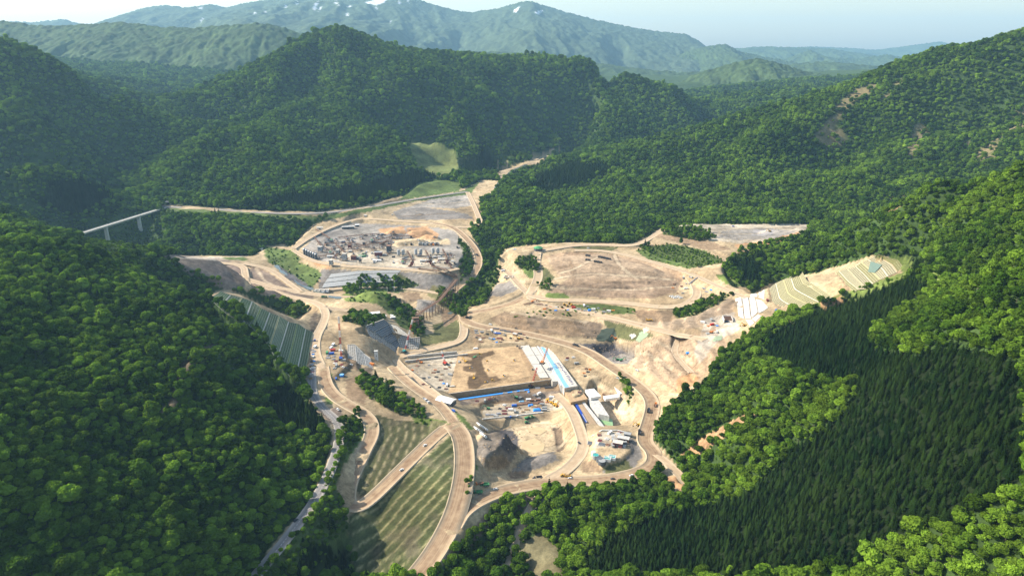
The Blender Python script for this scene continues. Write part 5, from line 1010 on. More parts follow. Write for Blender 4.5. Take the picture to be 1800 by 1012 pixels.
for i, (q, lab, jt) in enumerate((('1038.5 698.5;1056.5 695.5;1044 682.5;1028.5 684.5', 'white form block nearest the covered block end', ['1033.5 691.5;1050 689']), ('1089 692;1105.5 689;1095 676;1079 679', 'largest white form block at the far right of the pit edge', ['1084 685.5;1100 682.5']), ('1064 701;1090 697;1086 692;1060.5 695.7', 'low white double slab on the brink of the sandy pit', ['1077 699;1073 694']))):
    solid('form_block', [(u, v, 8.6) for u, v in pp(q)], 3.2, 'white', lab, 'form block', 'white form blocks beside the pit', [('joint', lines(jt, 8.6, .35, .1), 'grey')])
solid('fill_block', [(1003, 707, 6.5), (1033, 701, 6.5), (1016.5, 680, 6.5), (991, 684, 6.5)], 6, 'csg', 'brown square of rolled fill in front of the blue covered block', 'fill block', None, [('edge', lines(['1003 707;1033 701;1016.5 680'], 6.5, .5, .3), 'earth')])
solid('training_wall', [(1058, 752, 1), (1064, 751, 1), (1021, 698, 4), (1017, 699, 4)], 7, 'concrete', 'long concrete training wall running down to the green pool', 'wall')
solid('training_wall', [(1052, 727, 4), (1071, 731, 4), (1049, 697, 5), (1033, 700, 5)], 8, 'concrete', 'wedge shaped concrete block between the training wall and the sandy pit', 'wall')
solid('apron', [(1040, 752, 1), (1054, 752, 0), (1017, 699, 3.5), (1008, 700, 3.5)], 2, 'earth', 'brown apron strip between the blue lined trench and the training wall', 'apron')
solid('trench_liner', [(1030, 742, 2.2), (1033, 741, 2.2), (1011, 703, 3.6), (1007, 704, 3.6)], 1, 'deepblue', 'narrow blue lined trench beside the central site road', 'trench', None, [('cover', lines(['1032 741.5;1020 722'], 2.5, 1.2, .2), 'steel')])
for s, h, lab in (('712 637;770 630;822 624.5', 2.6, 'front concrete wall along the upstream edge of the white works floor'), ('716 629;760 625;803 621', 3.2, 'rear concrete wall below the upstream access road'), ('1040 768;1058 757;1084 757;1106 762', 1.2, 'low white parapet round the back of the plant pad'), ('848 737;905 731;955 725', .8, 'low earth kerb along the near side of the yard')):
    q = [Vector(T(u, v)) for u, v in pp(s)]; o = link('wall', None, None, q[0]); tag(o, lab, 'wall'); m = MB()
    for a, b in zip(q[:-1], q[1:]): m.bar(a-q[0]+Vector((0, 0, h/2-.3)), b-q[0]+Vector((0, 0, h/2-.3)), 1.1, h+.6)
    link('stem', m.mesh('stem', M('pale')), o); m = MB()
    for a, b in zip(q[:-1], q[1:]): m.bar(a-q[0]+Vector((0, 0, h+.05)), b-q[0]+Vector((0, 0, h+.05)), 1.5, .25)
    link('coping', m.mesh('coping', M('concrete')), o)
def slab_top():
    A = [np.array(P(*q)) for q in ((788, 692, 9.24), (968, 667, 9.24), (926, 605, 9.24), (806, 620, 9.24))]; nx, ny = 150, 90; s, t = np.meshgrid(np.linspace(0, 1, nx), np.linspace(0, 1, ny)); s3, t3 = s[..., None], t[..., None]
    p = (A[0]*(1-s3)+A[1]*s3)*(1-t3)+(A[3]*(1-s3)+A[2]*s3)*t3; u, v, _ = proj(p[..., 0], p[..., 1], p[..., 2]); x, y = p[..., 0], p[..., 1]
    c = np.zeros(p.shape); c[:] = (.41, .28, .155); c *= (1+.10*np.sin(t*34*6.283+2*fbm(x/20, y/20, 2, 301))*.6+.16*fbm(x/14, y/14, 4, 302))[..., None]
    uj = u+1.5*fbm(x/6, y/6, 3, 303); vj = v+1.0*fbm(x/6, y/6, 3, 304)
    wet = inpoly(uj, vj, pp('806 626;822 621;848 620;866 616;872 622;852 628;846 634;852 650;858 662;872 660;882 668;850 676;838 683;824 684;821 672;824 661;834 660;836 655;820 653;814 650;813 644;826 642;828 640;816 638;816 634;830 632;828 628')).astype(float)
    for _ in range(2): wet[1:-1, 1:-1] = (wet[1:-1, 1:-1]*2+wet[:-2, 1:-1]+wet[2:, 1:-1]+wet[1:-1, :-2]+wet[1:-1, 2:])/6
    c = c*(1-wet[..., None])+np.array((.115, .075, .042))*(1+.25*fbm(x/9, y/9, 3, 305))[..., None]*wet[..., None]
    damp = np.clip((inpoly(uj, vj, pp('800 690;830 684;858 676;880 664;900 660;880 672;968 667;960 655;940 659;800 694'))*.35), 0, 1)[..., None]; c *= 1-damp
    w2 = inpoly(uj, vj, pp('938 672;950 669;917 605;908 606'))[..., None]*.5; c = c*(1-w2)+np.array((.27, .175, .10))*w2
    p[..., 2] += .1*fbm(x/8, y/8, 3, 306)
    o = grid_mesh('top_surface', p[..., 0], p[..., 1], p[..., 2]+.06, c, SOIL); r = bpy.data.objects['dam_slab']; bpy.context.view_layer.update(); o.parent = r; o.matrix_parent_inverse = Matrix.Translation(-r.location)
slab_top()
# ------------------------------------------------------------------ conveyor trestle and plant conveyors
def truss_bridge(name, pts, w, h, legs, label, cat, m='rust', top='brown'):
    q = [Vector(p) for p in pts]; o = link(name, None, None, q[0]); tag(o, label, cat); q = [p-q[0] for p in q]; x0 = Vector(o.location); deck = MB(); side = MB()
    for a, b in zip(q[:-1], q[1:]):
        deck.bar(a, b, w, .3); n = max(2, int((b-a).length/4.5)); d = (b-a).normalized(); s = Vector((-d.y, d.x, 0)).normalized()*w/2
        for sg in (-1, 1):
            side.bar(a+s*sg+Vector((0, 0, h)), b+s*sg+Vector((0, 0, h)), .25)
            for k in range(n):
                p0 = a.lerp(b, k/n)+s*sg; p1 = a.lerp(b, (k+1)/n)+s*sg; side.bar(p0, p0+Vector((0, 0, h)), .22); side.bar(p0, p1+Vector((0, 0, h)), .16)
    link('belt_deck', deck.mesh('belt_deck', M(top)), o); link('truss', side.mesh('truss', M(m)), o)
    L = sum((b-a).length for a, b in zip(q[:-1], q[1:]))
    for t in legs:
        s_ = t*L
        for a, b in zip(q[:-1], q[1:]):
            l_ = (b-a).length
            if s_ <= l_+1e-6: break
            s_ -= l_
        p = a.lerp(b, min(1, s_/l_)); d = (b-a).normalized(); s = Vector((-d.y, d.x, 0)).normalized()*w/2; zb = float(zat(p.x+x0.x, p.y+x0.y))-x0.z-.4
        if zb > p.z-1: continue
        m_ = MB()
        for sg in (-1, 1): m_.bar(Vector((p.x, p.y, zb))+s*sg*1.25, p+s*sg, max(.22, w*.12))
        m_.bar(Vector((p.x, p.y, (zb+p.z)/2))-s*1.1, Vector((p.x, p.y, (zb+p.z)/2))+s*1.1, .2); m_.bar(Vector((p.x, p.y, zb))-s*1.2, p+s, .16)
        link('trestle_leg', m_.mesh('trestle_leg', M(m)), o)
    return o
truss_bridge('conveyor_bridge', [P(732, 554, 33), P(750, 542, 34), P(773, 527, 36), P(803, 491, 42)], 5.2, 3.2, [k/19 for k in range(0, 20)], 'long rust brown conveyor bridge striding over the river on tall legs', 'conveyor bridge')
x, y, z = T(731, 578); sc_m = [part('post', MB().bar((sx*5, sy*3, 0), (sx*5, sy*3, 18), .35), 'rust') for sx in (-1, 1) for sy in (-1, 1)]+[part('deck', B((-5.2, 5.2, -3.2, 3.2, h, h+.3)), 'brown') for h in (4, 8, 12, 16, 18)]
br = MB()
for h in (0, 4, 8, 12):
    for sy in (-1, 1): br.bar((-5, sy*3, h), (5, sy*3, h+4), .2); br.bar((5, sy*3, h), (-5, sy*3, h+4), .2)
    for xx in (-2.5, 0, 2.5): br.bar((xx, -3, h), (xx, -3, h+4), .2)
place(('transfer_tower', sc_m+[('bracing', br.mesh('bracing', M('rust')), [])]), (x, y, z), 10, 'rust brown scaffold transfer tower under the lower end of the conveyor bridge', 'transfer tower')
CONVEY = [('553 424;566 437', 10, 'conveyor dropping from a tall post beside the dark silos'), ('594 419;640 417;672 412', 5, 'long conveyor along the back stockpile'), ('575 430;620 434;650 436', 8, 'conveyor crossing the middle of the washing plant'), ('610 441;655 436;690 428', 9, 'inclined conveyor rising towards the screening frame'), ('600 447;585 455', 6, 'short conveyor feeding the grey tower at the plant front'), ('560 454;604 448', 4, 'pale conveyor lying along the plant front'), ('640 430;690 421;730 416', 6, 'thin conveyor running to the orange stockpiles'), ('668 440;683 425', 12, 'steep conveyor beside the dark screening house'), ('590 436;606 446', 9, 'small conveyor under the plant tower'), ('620 445;636 440', 7, 'feed conveyor above the green thickener'),
      ('735 473;770 480;800 489', 4, 'conveyor running down the plant slope from the first hopper'), ('760 470;785 479;803 488', 5, 'conveyor running down the plant slope from the middle hopper'), ('789 468;803 488', 5, 'steep conveyor from the right hand hopper to the bridge head'), ('555 405;580 420', 3, 'pale chute down the slope behind the grey cone'), ('716 447;724 458', 7, 'chute from the left pair of silos'), ('748 446;756 457', 7, 'chute from the middle pair of silos'), ('778 444;786 455', 7, 'chute from the right pair of silos')]
for s, h, lab in CONVEY:
    q = [Vector(T(u, v)) for u, v in pp(s)]; n = len(q); q = [p+Vector((0, 0, h*(.35+.65*(1-abs(2*i/(n-1)-1)) if n > 2 else (1-.65*i)))) for i, p in enumerate(q)]
    truss_bridge('conveyor', q, 2.4, 1.4, [.04, .28, .52, .76, .97], lab, 'conveyor')
# ------------------------------------------------------------------ aggregate and mixing plant
SILO = ('silo', [part('shell', MB().cyl((0, 0, .0), (0, 0, 11), 2.3, n=18), 'slate'), part('cone_roof', MB().cyl((0, 0, 11), (0, 0, 13.4), 2.35, .5, 18), 'white'), part('band', MB().cyl((0, 0, 3.6), (0, 0, 3.9), 2.38, n=18).cyl((0, 0, 7.4), (0, 0, 7.7), 2.38, n=18), 'steel'), part('ladder', MB().bar((0, -2.45, 0), (0, -2.45, 11.5), .35, .2), 'rust'), part('platform', MB().cyl((0, 0, 13.2), (0, 0, 13.5), .9, n=10), 'rust')])
for i, (u, v) in enumerate(((535.5, 447.5), (539.5, 449.5), (543.6, 451.4), (547.6, 453.2), (551.6, 455), (555.6, 456.8))):
    place(SILO, T(u, v), 20*i, ['leftmost dark silo with white cone top at the plant edge', 'second dark silo from the left with white cone top', 'third dark silo from the left with white cone top', 'fourth dark silo from the left with white cone top', 'fifth dark silo from the left with white cone top', 'rightmost dark silo with white cone top nearest the grey building'][i], 'silo', 'row of dark silos with white cone tops')
BIN = ('silo', [part('shell', MB().cyl((0, 0, 4.5), (0, 0, 13), 2.9, n=18), 'silo'), part('hopper', MB().cyl((0, 0, 2), (0, 0, 4.5), .8, 2.9, 18), 'silo'), part('roof', MB().cyl((0, 0, 13), (0, 0, 13.8), 2.95, .6, 18), 'grey')]+[part('leg', MB().bar((2.4*math.cos(a), 2.4*math.sin(a), 0), (2.4*math.cos(a), 2.4*math.sin(a), 5), .4), 'grey') for a in (.8, 2.36, 3.93, 5.5)]+[part('ladder', MB().bar((0, -3.0, 2), (0, -3.0, 13.5), .4, .2), 'steel')])
for i, (u, v) in enumerate(((701, 451), (709, 450.4), (731.3, 450), (740, 449.6), (761.5, 448), (770, 447.6))):
    place(BIN, T(u, v), 0, ['left silo', 'right silo'][i % 2]+' of the '+['left', 'middle', 'right'][i//2]+' grey pair on legs', 'silo', 'grey silo pairs on legs')
HOP = ('loading_hopper', [part('leg', MB().bar((sx*3.4, sy*3.4, 0), (sx*2.6, sy*2.6, 6), .5), 'rust') for sx in (-1, 1) for sy in (-1, 1)]+[part('bin', MB().box(-1.3, 1.3, -1.3, 1.3, 3, 6).add([(-3.2, -3.2, 9), (3.2, -3.2, 9), (3.2, 3.2, 9), (-3.2, 3.2, 9), (-1, -1, 5), (1, -1, 5), (1, 1, 5), (-1, 1, 5)], [(0, 1, 2, 3), (0, 4, 5, 1), (1, 5, 6, 2), (2, 6, 7, 3), (3, 7, 4, 0)]), 'maroon'), part('ramp', MB().prism([(-3, 0), (-3, 6.2), (-9, 0)], -2.4, 2.4), 'rust'), part('shed', MB().prism([(-2, 9), (0, 11.5), (2, 9)], -2.6, 2.6), 'brown'), part('chute', MB().bar((0, 0, 9.5), (2.5, 8, 12), 1.4, 1), 'rust')])
for i, (u, v) in enumerate(((725, 469), (757, 467.5), (787, 466))): place(HOP, T(u, v), [-20, 160, 165][i], ['rust brown loading hopper at the left of the front row', 'rust brown loading hopper in the middle of the front row', 'rust brown loading hopper at the right of the front row'][i], 'hopper', 'loading hoppers at the plant front')
def shed(l, w, h, wall, roof, pitch=1.4, name='plant_building'):
    return (name, [part('wall', B((-l/2, l/2, -w/2, w/2, -.5, h)), wall, ('door', B((-l*.1, l*.1, -w/2-.06, -w/2+.02, 0, min(3.4, h*.7))), 'dark')), part('roof', MB().prism([(-w/2-.4, h), (0, h+pitch), (w/2+.4, h)], -l/2-.4, l/2+.4), roof)]+[part('window', B((-l/2+l*k, -l/2+l*k+1.4, -w/2-.04, w/2+.04, h*.5, h*.5+1.1)), 'glass') for k in (.12, .3, .62, .8)])
def fixroof(k):     # ridge along the long side
    for n_, me, s in k[1]:
        if n_ == 'roof':
            for v in me.vertices: x, y = v.co.x, v.co.y; v.co.x, v.co.y = y, x
            me.flip_normals()
    return k
def tower(l, w, h, wall, roof): return ('plant_tower', [part('wall', B((-l/2, l/2, -w/2, w/2, 3, h)), wall, ('window', B((-l*.2, l*.2, -w/2-.05, w/2+.05, h*.6, h*.6+1.2)), 'glass')), part('roof', B((-l/2-.3, l/2+.3, -w/2-.3, w/2+.3, h, h+.4)), roof)]+[part('leg', B((sx*l/2-.3, sx*l/2+.3, sy*w/2-.3, sy*w/2+.3, -.5, 3)), 'grey') for sx in (-.85, .85) for sy in (-.85, .85)]+[part('stair', MB().bar((l/2+.5, -w/2, 0), (l/2+.5, w/2, h*.5), .8, .2).bar((l/2+.5, w/2, h*.5), (l/2+.5, -w/2, h), .8, .2), 'rust')])
for u, v, d, k, lab in ((562.5, 402.5, 8, fixroof(shed(13, 7, 4, 'white', 'pale')), 'white office building beside the road behind the plant'), (612, 402, 10, fixroof(shed(26, 7, 5, 'slate', 'concrete')), 'long low shed with grey roof against the rear embankment'), (628, 398, 10, fixroof(shed(9, 6, 4, 'slate', 'white')), 'small white roofed shed at the end of the long low shed'),
        (563.5, 443, -10, tower(8, 7, 11, 'silo', 'concrete'), 'pale grey tower behind the row of dark silos'), (594.5, 448.5, -5, tower(6, 6, 11, 'concrete', 'pale'), 'narrow grey tower in the middle of the plant'), (606.5, 458.5, -5, tower(7, 6, 14, 'silo', 'pale'), 'tallest grey mixing tower at the plant front'), (582.5, 467.5, -8, tower(6, 6, 11, 'concrete', 'pale'), 'isolated pale tower at the near corner of the plant'), (582, 452.5, -2, fixroof(shed(13, 6, 3.4, 'silo', 'concrete')), 'low grey shed in front of the silos'), (665.5, 449, 2, fixroof(shed(14, 8, 7, 'maroon', 'steel')), 'dark red walled screening house with steel roof'),
        (622, 456, 0, fixroof(shed(9, 8, 7, 'maroon', 'brown')), 'dark red mixer house beside the tallest tower'), (615, 437, 5, tower(6, 5, 8, 'maroon', 'rust'), 'rust red crusher tower among the conveyors'), (640, 434, 0, tower(4, 4, 9, 'slate', 'dark'), 'small dark tower standing by the inclined conveyor'), (684, 444, 0, tower(8, 9, 14, 'slate', 'rust'), 'tall dark screening frame at the end of the inclined conveyor'), (604, 430, 0, tower(7, 6, 7, 'navy', 'slate'), 'blue black machine house behind the mixing tower'), (663, 459.5, 0, fixroof(shed(15, 4, 3, 'white', 'white')), 'long white cabin along the front road of the plant'), (744, 460, 0, fixroof(shed(11, 6, 3, 'silo', 'concrete')), 'grey shed between the left and middle hoppers'), (776, 457, 0, fixroof(shed(12, 7, 3, 'pale', 'pale')), 'cream shed between the middle and right hoppers'), (633, 462, 0, tower(3.5, 3.5, 7, 'slate', 'dark'), 'little dark tower near the front road of the plant')):
    place(k, T(u, v), d, lab, 'building' if k[0] == 'plant_building' else 'tower', 'buildings of the aggregate plant')
place(('thickener', [part('tank', MB().cyl((0, 0, -.5), (0, 0, 3.2), 7, n=28), 'green'), part('water', MB().cyl((0, 0, 3.0), (0, 0, 3.25), 6.4, n=28), 'mint'), part('walkway', B((-7, 7, -.5, .5, 4, 4.3)), 'rust'), part('drive', B((-1, 1, -1, 1, 4.2, 5.4)), 'rust')]), T(637, 450.5), 10, 'round green thickener tank in the middle of the plant', 'tank')
bay = [part('wall', B((x-.5, x+.5, -4.5, 4.5, -.5, 5.2)), 'concrete') for x in (-21, -13, -5, 3, 11, 19)]+[part('wall', B((x+.5, x+7.5, 3.6, 4.5, -.5, 5.2)), 'concrete') for x in (-21, -13, -5, 3, 11)]+[('heap', MB().box(x+.7, x+7.3, -3, 3.5, 0, 3, 2, 1.5).mesh('heap', M(c)), []) for x, c in ((-13, 'grey'), (-5, 'csg'), (3, 'orange'), (11, 'brown'))]
C_['orange_soil'] = (.46, .25, .11)
place(('storage_bays', bay), T(755, 431), 1, 'row of concrete storage bays in front of the orange stockpiles', 'storage bays')
def frame_kit(k):
    r = random.Random(k); m = MB(); w, d, h = r.uniform(2, 4.5), r.uniform(1.6, 3), r.uniform(2.5, 6)
    for sx in (-1, 1):
        for sy in (-1, 1): m.bar((sx*w, sy*d, -.4), (sx*w, sy*d, h), .4)
    b = MB().box(-w, w, -d, d, h*.45, h*.5).box(-w, w, -d, d, h-.15, h); top = MB().box(-w*.6, w*.5, -d*.7, d*.7, h, h+r.uniform(1, 2.6), .5, .4)
    st = MB().bar((w, -d, 0), (w+2.5, d, h), .8, .25).bar((-w, 0, h), (-w-r.uniform(4, 8), r.uniform(-3, 3), .5), 1.1, .5)
    return ('machine_frame', [part('leg_frame', m, 'rust'), part('deck', b, r.choice(['brown', 'steel', 'grey'])), part('machine', top, r.choice(['maroon', 'silo', 'concrete', 'slate', 'white', 'green'])), part('chute', st, 'rust')])
fk = [frame_kit(k) for k in range(7)]; rf_ = random.Random(9); used_ = []
for poly, cnt in (('566 424;640 414;676 420;690 440;686 456;600 460;575 448', 34), ('690 452;800 448;802 462;700 468', 12), ('700 424;720 418;700 412;640 412', 6)):
    q = pp(poly); c = 0; tries = 0
    while c < cnt and tries < 3000:
        tries += 1; u = rf_.uniform(min(a for a, b in q), max(a for a, b in q)); v = rf_.uniform(min(b for a, b in q), max(b for a, b in q))
        if not inpoly(np.array([u]), np.array([v]), q)[0] or any(abs(u-a) < 6 and abs(v-b) < 3 for a, b in used_): continue
        used_.append((u, v)); place(fk[c % 7], T(u, v), rf_.choice([-10, 5, 80, 95, 170]), 'small rust framed machine with a chute among the plant conveyors', 'machine', 'small machines among the plant conveyors'); c += 1
# walled slope at the front of the plant terrace
root = link('terrace_wall', None, None, T(640, 490)); tag(root, 'grey retaining slope with pale horizontal joints below the plant', 'retaining wall')
for r, (lo, hi) in enumerate((('566 506;640 498;690 496', '570 498;640 490;694 489'), ('571 497;640 489;695 488', '576 490;640 482;700 481'), ('577 489;640 481;701 480', '582 482;640 476;706 475'))):
    a = [Vector(p)-root.location+Vector((0, 0, .6)) for p in resample(along(lo), 16)]; b = [Vector(p)-root.location+Vector((0, 0, .6)) for p in resample(along(hi), 16)]
    for i in range(0, 15, 3):
        m = MB()
        for k in range(i, i+3): m.add([a[k], a[k+1], b[k+1], b[k]], [(0, 1, 2, 3)])
        link('panel', m.mesh('panel', M('grey')), root)
    m = MB()
    for k in range(15): m.bar(a[k]+Vector((0, 0, .15)), a[k+1]+Vector((0, 0, .15)), .8, .4)
    link('joint_beam', m.mesh('joint_beam', M('concrete')), root)
for u, v, w, lab in ((701, 499, 14, 'concrete chute with side walls on the plant slope'), (687, 511, 13, 'square dark culvert mouth in the bank below the plant')):
    x, y, z = T(u, v); place(('culvert', [part('headwall', B((-w/2, -w/2+1, -1.5, 6, -1, 6), (w/2-1, w/2, -1.5, 6, -1, 6), (-w/2+1, w/2-1, 3, 6, 4.6, 6)), 'concrete'), part('mouth', B((-w/2+1, w/2-1, 4.6, 5.4, -1, 4.6)), 'slate')]), (x, y, z), 5, lab, 'culvert')
x, y, z = T(566, 513.5); place(('weir', [part('sill', B((-11, 11, 2.2-2.2*k, 4-2.2*k, -1, 2.4-.8*k)), 'silo') for k in range(3)]+[part('pier', B((xx-.5, xx+.5, -4, 4.5, -1, 3.6)), 'concrete') for xx in (-11, -4, 4, 11)]+[part('bridge_deck', B((-12, 12, 4.6, 8, 3, 3.5)), 'pale')]), (x, y, z), 12, 'stepped weir with piers where the stream passes under the haul road', 'weir')
# ------------------------------------------------------------------ buildings on the site
place(fixroof(shed(20, 12, 5, 'slate', 'white', 2.0, 'workshop')), T(784, 709), -28, 'white roofed workshop on the mound above the slab road', 'workshop')
place(('weigh_house', [part('wall', MB().cyl((0, 0, -.5), (0, 0, 5), 8, n=8), 'slate'), part('roof', MB().cyl((0, 0, 5), (0, 0, 7.6), 9.2, 4, 8), 'green'), part('roof_cap', MB().cyl((0, 0, 7.6), (0, 0, 8.4), 4, 1, 8), 'green')]+[part('window', MB().box(-1.2, 1.2, -8.2, -7.2, 2, 3.6), 'glass')]), T(946, 440), 8, 'eight sided building with green roof beside the junction on the spoil plateau', 'building')
for u, v, d, l, w, lab in ((657, 553, 18, 18, 8, 'largest white roofed store on the orange earth above the abutment'), (674, 558, 18, 8, 5, 'middle white roofed hut on the orange earth above the abutment'), (690.5, 560, 20, 7, 4, 'rightmost white roofed hut beside the bushes above the abutment')): place(fixroof(shed(l, w, 3, 'concrete', 'white', .6, 'store_hut')), T(u, v), d, lab, 'hut', 'white roofed huts above the abutment')
place(('concrete_pier', [part('shaft', B((-2.2, 2.2, -1.6, 1.6, -2, 12)), 'white'), part('cap', B((-2.5, 2.5, -1.9, 1.9, 12, 12.6)), 'concrete'), part('opening', B((-.4, .4, -1.66, -1.5, 5, 7)), 'dark')]), T(662, 632), 8, 'tall white concrete pier in the notch of the abutment cut', 'pier')
for u, v, d, k, lab, ct in ((1086, 783, -20, fixroof(shed(10, 7, 5, 'maroon', 'pale', 1.0, 'batching_house')), 'dark red house with pale pink roof on the plant pad', 'building'), (1096, 774, -20, fixroof(shed(12, 6, 4, 'rust', 'concrete', .8, 'batching_house')), 'rust walled house behind the pink roofed one on the pad', 'building'), (1103, 766, -20, fixroof(shed(7, 5, 3.5, 'grey', 'grey', .8, 'batching_house')), 'small grey house at the outer corner of the pad', 'building'), (1040, 779, -10, ('sump', [part('curb', B((-4.5, 4.5, -3.5, 3.5, 0, .6)), 'concrete'), part('cover', B((-4.1, 4.1, -3.1, 3.1, .6, .8)), 'slate')]), 'larger black covered sump on the white pad', 'sump'), (1057, 781, -15, ('sump', [part('curb', B((-3.4, 3.4, -3.2, 3.2, 0, .6)), 'concrete'), part('cover', B((-3, 3, -2.8, 2.8, .6, .8)), 'slate')]), 'smaller black covered sump on the white pad', 'sump')):
    place(k, T(u, v), d, lab, ct, None)
def tank(r, h, c, top): return ('treatment_tank', [part('shell', MB().cyl((0, 0, 0), (0, 0, h), r, n=18), c), part('water', MB().cyl((0, 0, h-.1), (0, 0, h+.06), r*.86, n=18), top), part('pipe', MB().bar((r, 0, h*.6), (r+3, 0, .3), .35), 'steel')])
for u, v, r, h, c, t, lab in ((1047, 805, 3.4, 4, 'grey', 'teal', 'round grey tank at the back of the treatment group'), (1054, 810, 3.6, 3.6, 'slate', 'slate', 'dark round tank in the middle of the treatment group'), (1058, 815, 4, 4, 'slate', 'grey', 'largest dark tank at the near edge of the treatment group'), (1043, 800, 2.2, 4.4, 'white', 'white', 'small white tank behind the grey one')): place(tank(r, h, c, t), T(u, v), 30, lab, 'tank', 'water treatment tanks')
for u, v, lab in ((1067.5, 808.5, 'left turquoise settling tank with a white frame'), (1076, 806, 'right turquoise settling tank with a white frame')):
    place(('settling_tank', [part('frame', B((-3.6, 3.6, -3, -2.6, 0, 3), (-3.6, 3.6, 2.6, 3, 0, 3), (-3.6, -3.2, -2.6, 2.6, 0, 3), (3.2, 3.6, -2.6, 2.6, 0, 3)), 'white'), part('water', B((-3.2, 3.2, -2.6, 2.6, 0, 2.6)), 'teal'), part('walkway', B((-3.6, 3.6, -.3, .3, 3.05, 3.2)), 'white')]), T(u, v), -15, lab, 'tank', 'turquoise settling tanks')
def clarifier(): pass
# ------------------------------------------------------------------ cranes
place(crawler_crane('blue', 52, 84), T(600, 632), 95, 'tall red and white boom crane on the left bank terrace', 'crane')
place(crawler_crane('teal', 44, 62), T(711, 619), 62, 'teal crawler crane leaning its red and white boom over the abutment', 'crane')
place(crawler_crane('maroon', 22, 62, ('red', 'red'), 2), T(934.5, 679), 55, 'crawler crane with solid red boom in front of the slab wall', 'crane')
place(crawler_crane('orange', 20, 50, ('orange', 'orange'), 3), T(953, 650), 60, 'orange boom crane standing on the narrow white concrete strip', 'crane', dz=9)
place(crawler_crane('red', 16, 55, ('red', 'white'), 4), T(783, 640), 120, 'small red drilling crane on the white works floor', 'crane')
# ------------------------------------------------------------------ machines, vehicles and stored goods
KD = {}
TAKEN = [tuple(o.location[:2]) for o in COL.objects if o.parent is None and 'category' in o.keys() and o.type == 'EMPTY']
def K(f, *a):
    k = (f.__name__,)+a
    if k not in KD: KD[k] = f(*a)
    return KD[k]
def put(f, args, s, cat, group=None, on=0.0):
    """s: 'u v heading label;...'"""
    for q in s.split(';'):
        q = q.split(None, 3); TAKEN.append(T(float(q[0]), float(q[1]))[:2]); place(K(f, *args), T(float(q[0]), float(q[1])), float(q[2]), q[3], cat, group, dz=on)
G = 'dump trucks parked on the spoil plateau'
put(dump_truck, ('dark',), '1033.4 450.5 150 dark dump truck parked alone at the back left of the plateau;1033.4 458 150 dark dump truck parked below the lone back left one;1055.5 453 -25 leftmost dump truck of the back row on the plateau;1060 454 -25 second dump truck of the back row on the plateau;1064.5 455 -25 third dump truck of the back row on the plateau;1069.4 456.2 -25 rightmost dump truck of the back row on the plateau;1048.5 461.2 -20 left dump truck of the front pair on the plateau;1054 462.2 -20 right dump truck of the front pair on the plateau', 'dump truck', G)
G = 'dump trucks driving on the haul roads'
put(dump_truck, ('dark',), '945 842 190 dark dump truck on the lower haul road just left of the yellow one;1140 723 75 dark dump truck climbing the haul road beside the forest;1124 761 80 dark dump truck at the bend below the plant pad;1012 608 -40 dark dump truck on the haul road above the covered block;823 560 -35 dark dump truck at the loop near the river', 'dump truck', G)
put(dump_truck, ('yellow', True), '994 838 170 yellow dump truck loaded with earth on the lower haul road;1141 564 -20 yellow dump truck loaded with earth on the middle bench road', 'dump truck', G)
put(dump_truck, ('green',), '851 854 185 dark green dump truck parked at the upper place beside the road fork;839.5 867 185 dark green dump truck parked at the lower place beside the road fork;570 523 5 green dump truck crossing the flats below the dirt field', 'dump truck', G)
put(dump_truck, ('dark',), '804 436 -80 dump truck on the plant access road beside the bays;799 464 -80 dump truck at the corner right of the hoppers;838 449 -60 dump truck on the outer plant road by the trees;795 512 230 dump truck below the conveyor bridge head;700 528 20 dump truck on the road behind the grassy mound', 'dump truck', 'dump trucks around the plant')
put(excavator, ('green',), '907 699.5 170 green excavator on the bank between the slab and the yard;858 719 175 green excavator at the left end of the yard;834.5 629 20 green excavator on the damp strip of the slab;1085 633 200 left green excavator in the black rock pit;1092 634 10 right green excavator in the black rock pit;925.5 736 10 green excavator on the near kerb of the yard', 'excavator', 'green excavators')
put(excavator, ('yellow',), '1308.5 573 200 yellow excavator at the foot of the white sprayed slope;1352.7 407 190 yellow excavator on the pale upper plateau;833 666 100 yellow excavator on the near damp strip of the slab;818 636 140 yellow excavator at the ragged left edge of the slab;1122 748 200 yellow excavator below the plant road bend', 'excavator', 'yellow excavators')
put(excavator, ('orange',), '1081 596 160 orange excavator below the dark green netted cut;740 638 160 orange excavator on the white works floor near the abutment;936 531 20 orange excavator beside the steel frames at the junction;1250.5 585 -20 orange excavator beside the shaft on the right abutment', 'excavator', 'orange excavators')
put(bulldozer, ('yellow',), '843.6 623.4 0 yellow bulldozer at the back of the damp strip;856 636 90 yellow bulldozer on the brown slab near the damp strip;866 670 0 yellow bulldozer near the slab wall;992 536 0 leftmost yellow bulldozer of the group on the middle bench;997 538.5 10 second yellow bulldozer of the group on the middle bench;1001 534 0 third yellow bulldozer of the group on the middle bench;1005 537 20 rightmost yellow bulldozer of the group on the middle bench', 'bulldozer', 'yellow bulldozers')
put(bulldozer, ('green',), '930 735 0 green bulldozer between the excavator and the yard corner;936 733.5 0 green bulldozer at the end of the near kerb;925 743 20 green bulldozer on the sand in front of the yard', 'bulldozer', 'green bulldozers')
put(roller, ('yellow',), '904 635 60 roller alone in the middle of the brown slab;858 652 60 roller at the middle of the damp strip edge;885.7 662 60 roller on the brown slab close to the wall;828 648 20 roller on the left tongue of the damp strip;855 672.6 10 roller at the near corner of the damp strip', 'roller', 'rollers compacting the dam slab', on=0)
put(roller, ('dark',), '910 610 0 left dark roller at the far corner of the slab;914 614 0 middle dark roller at the far corner of the slab;918 613 0 right dark roller at the far corner of the slab;937 651 60 dark roller on the worn strip of the slab', 'roller', 'dark rollers on the dam slab')
G = 'cars and vans on the works'
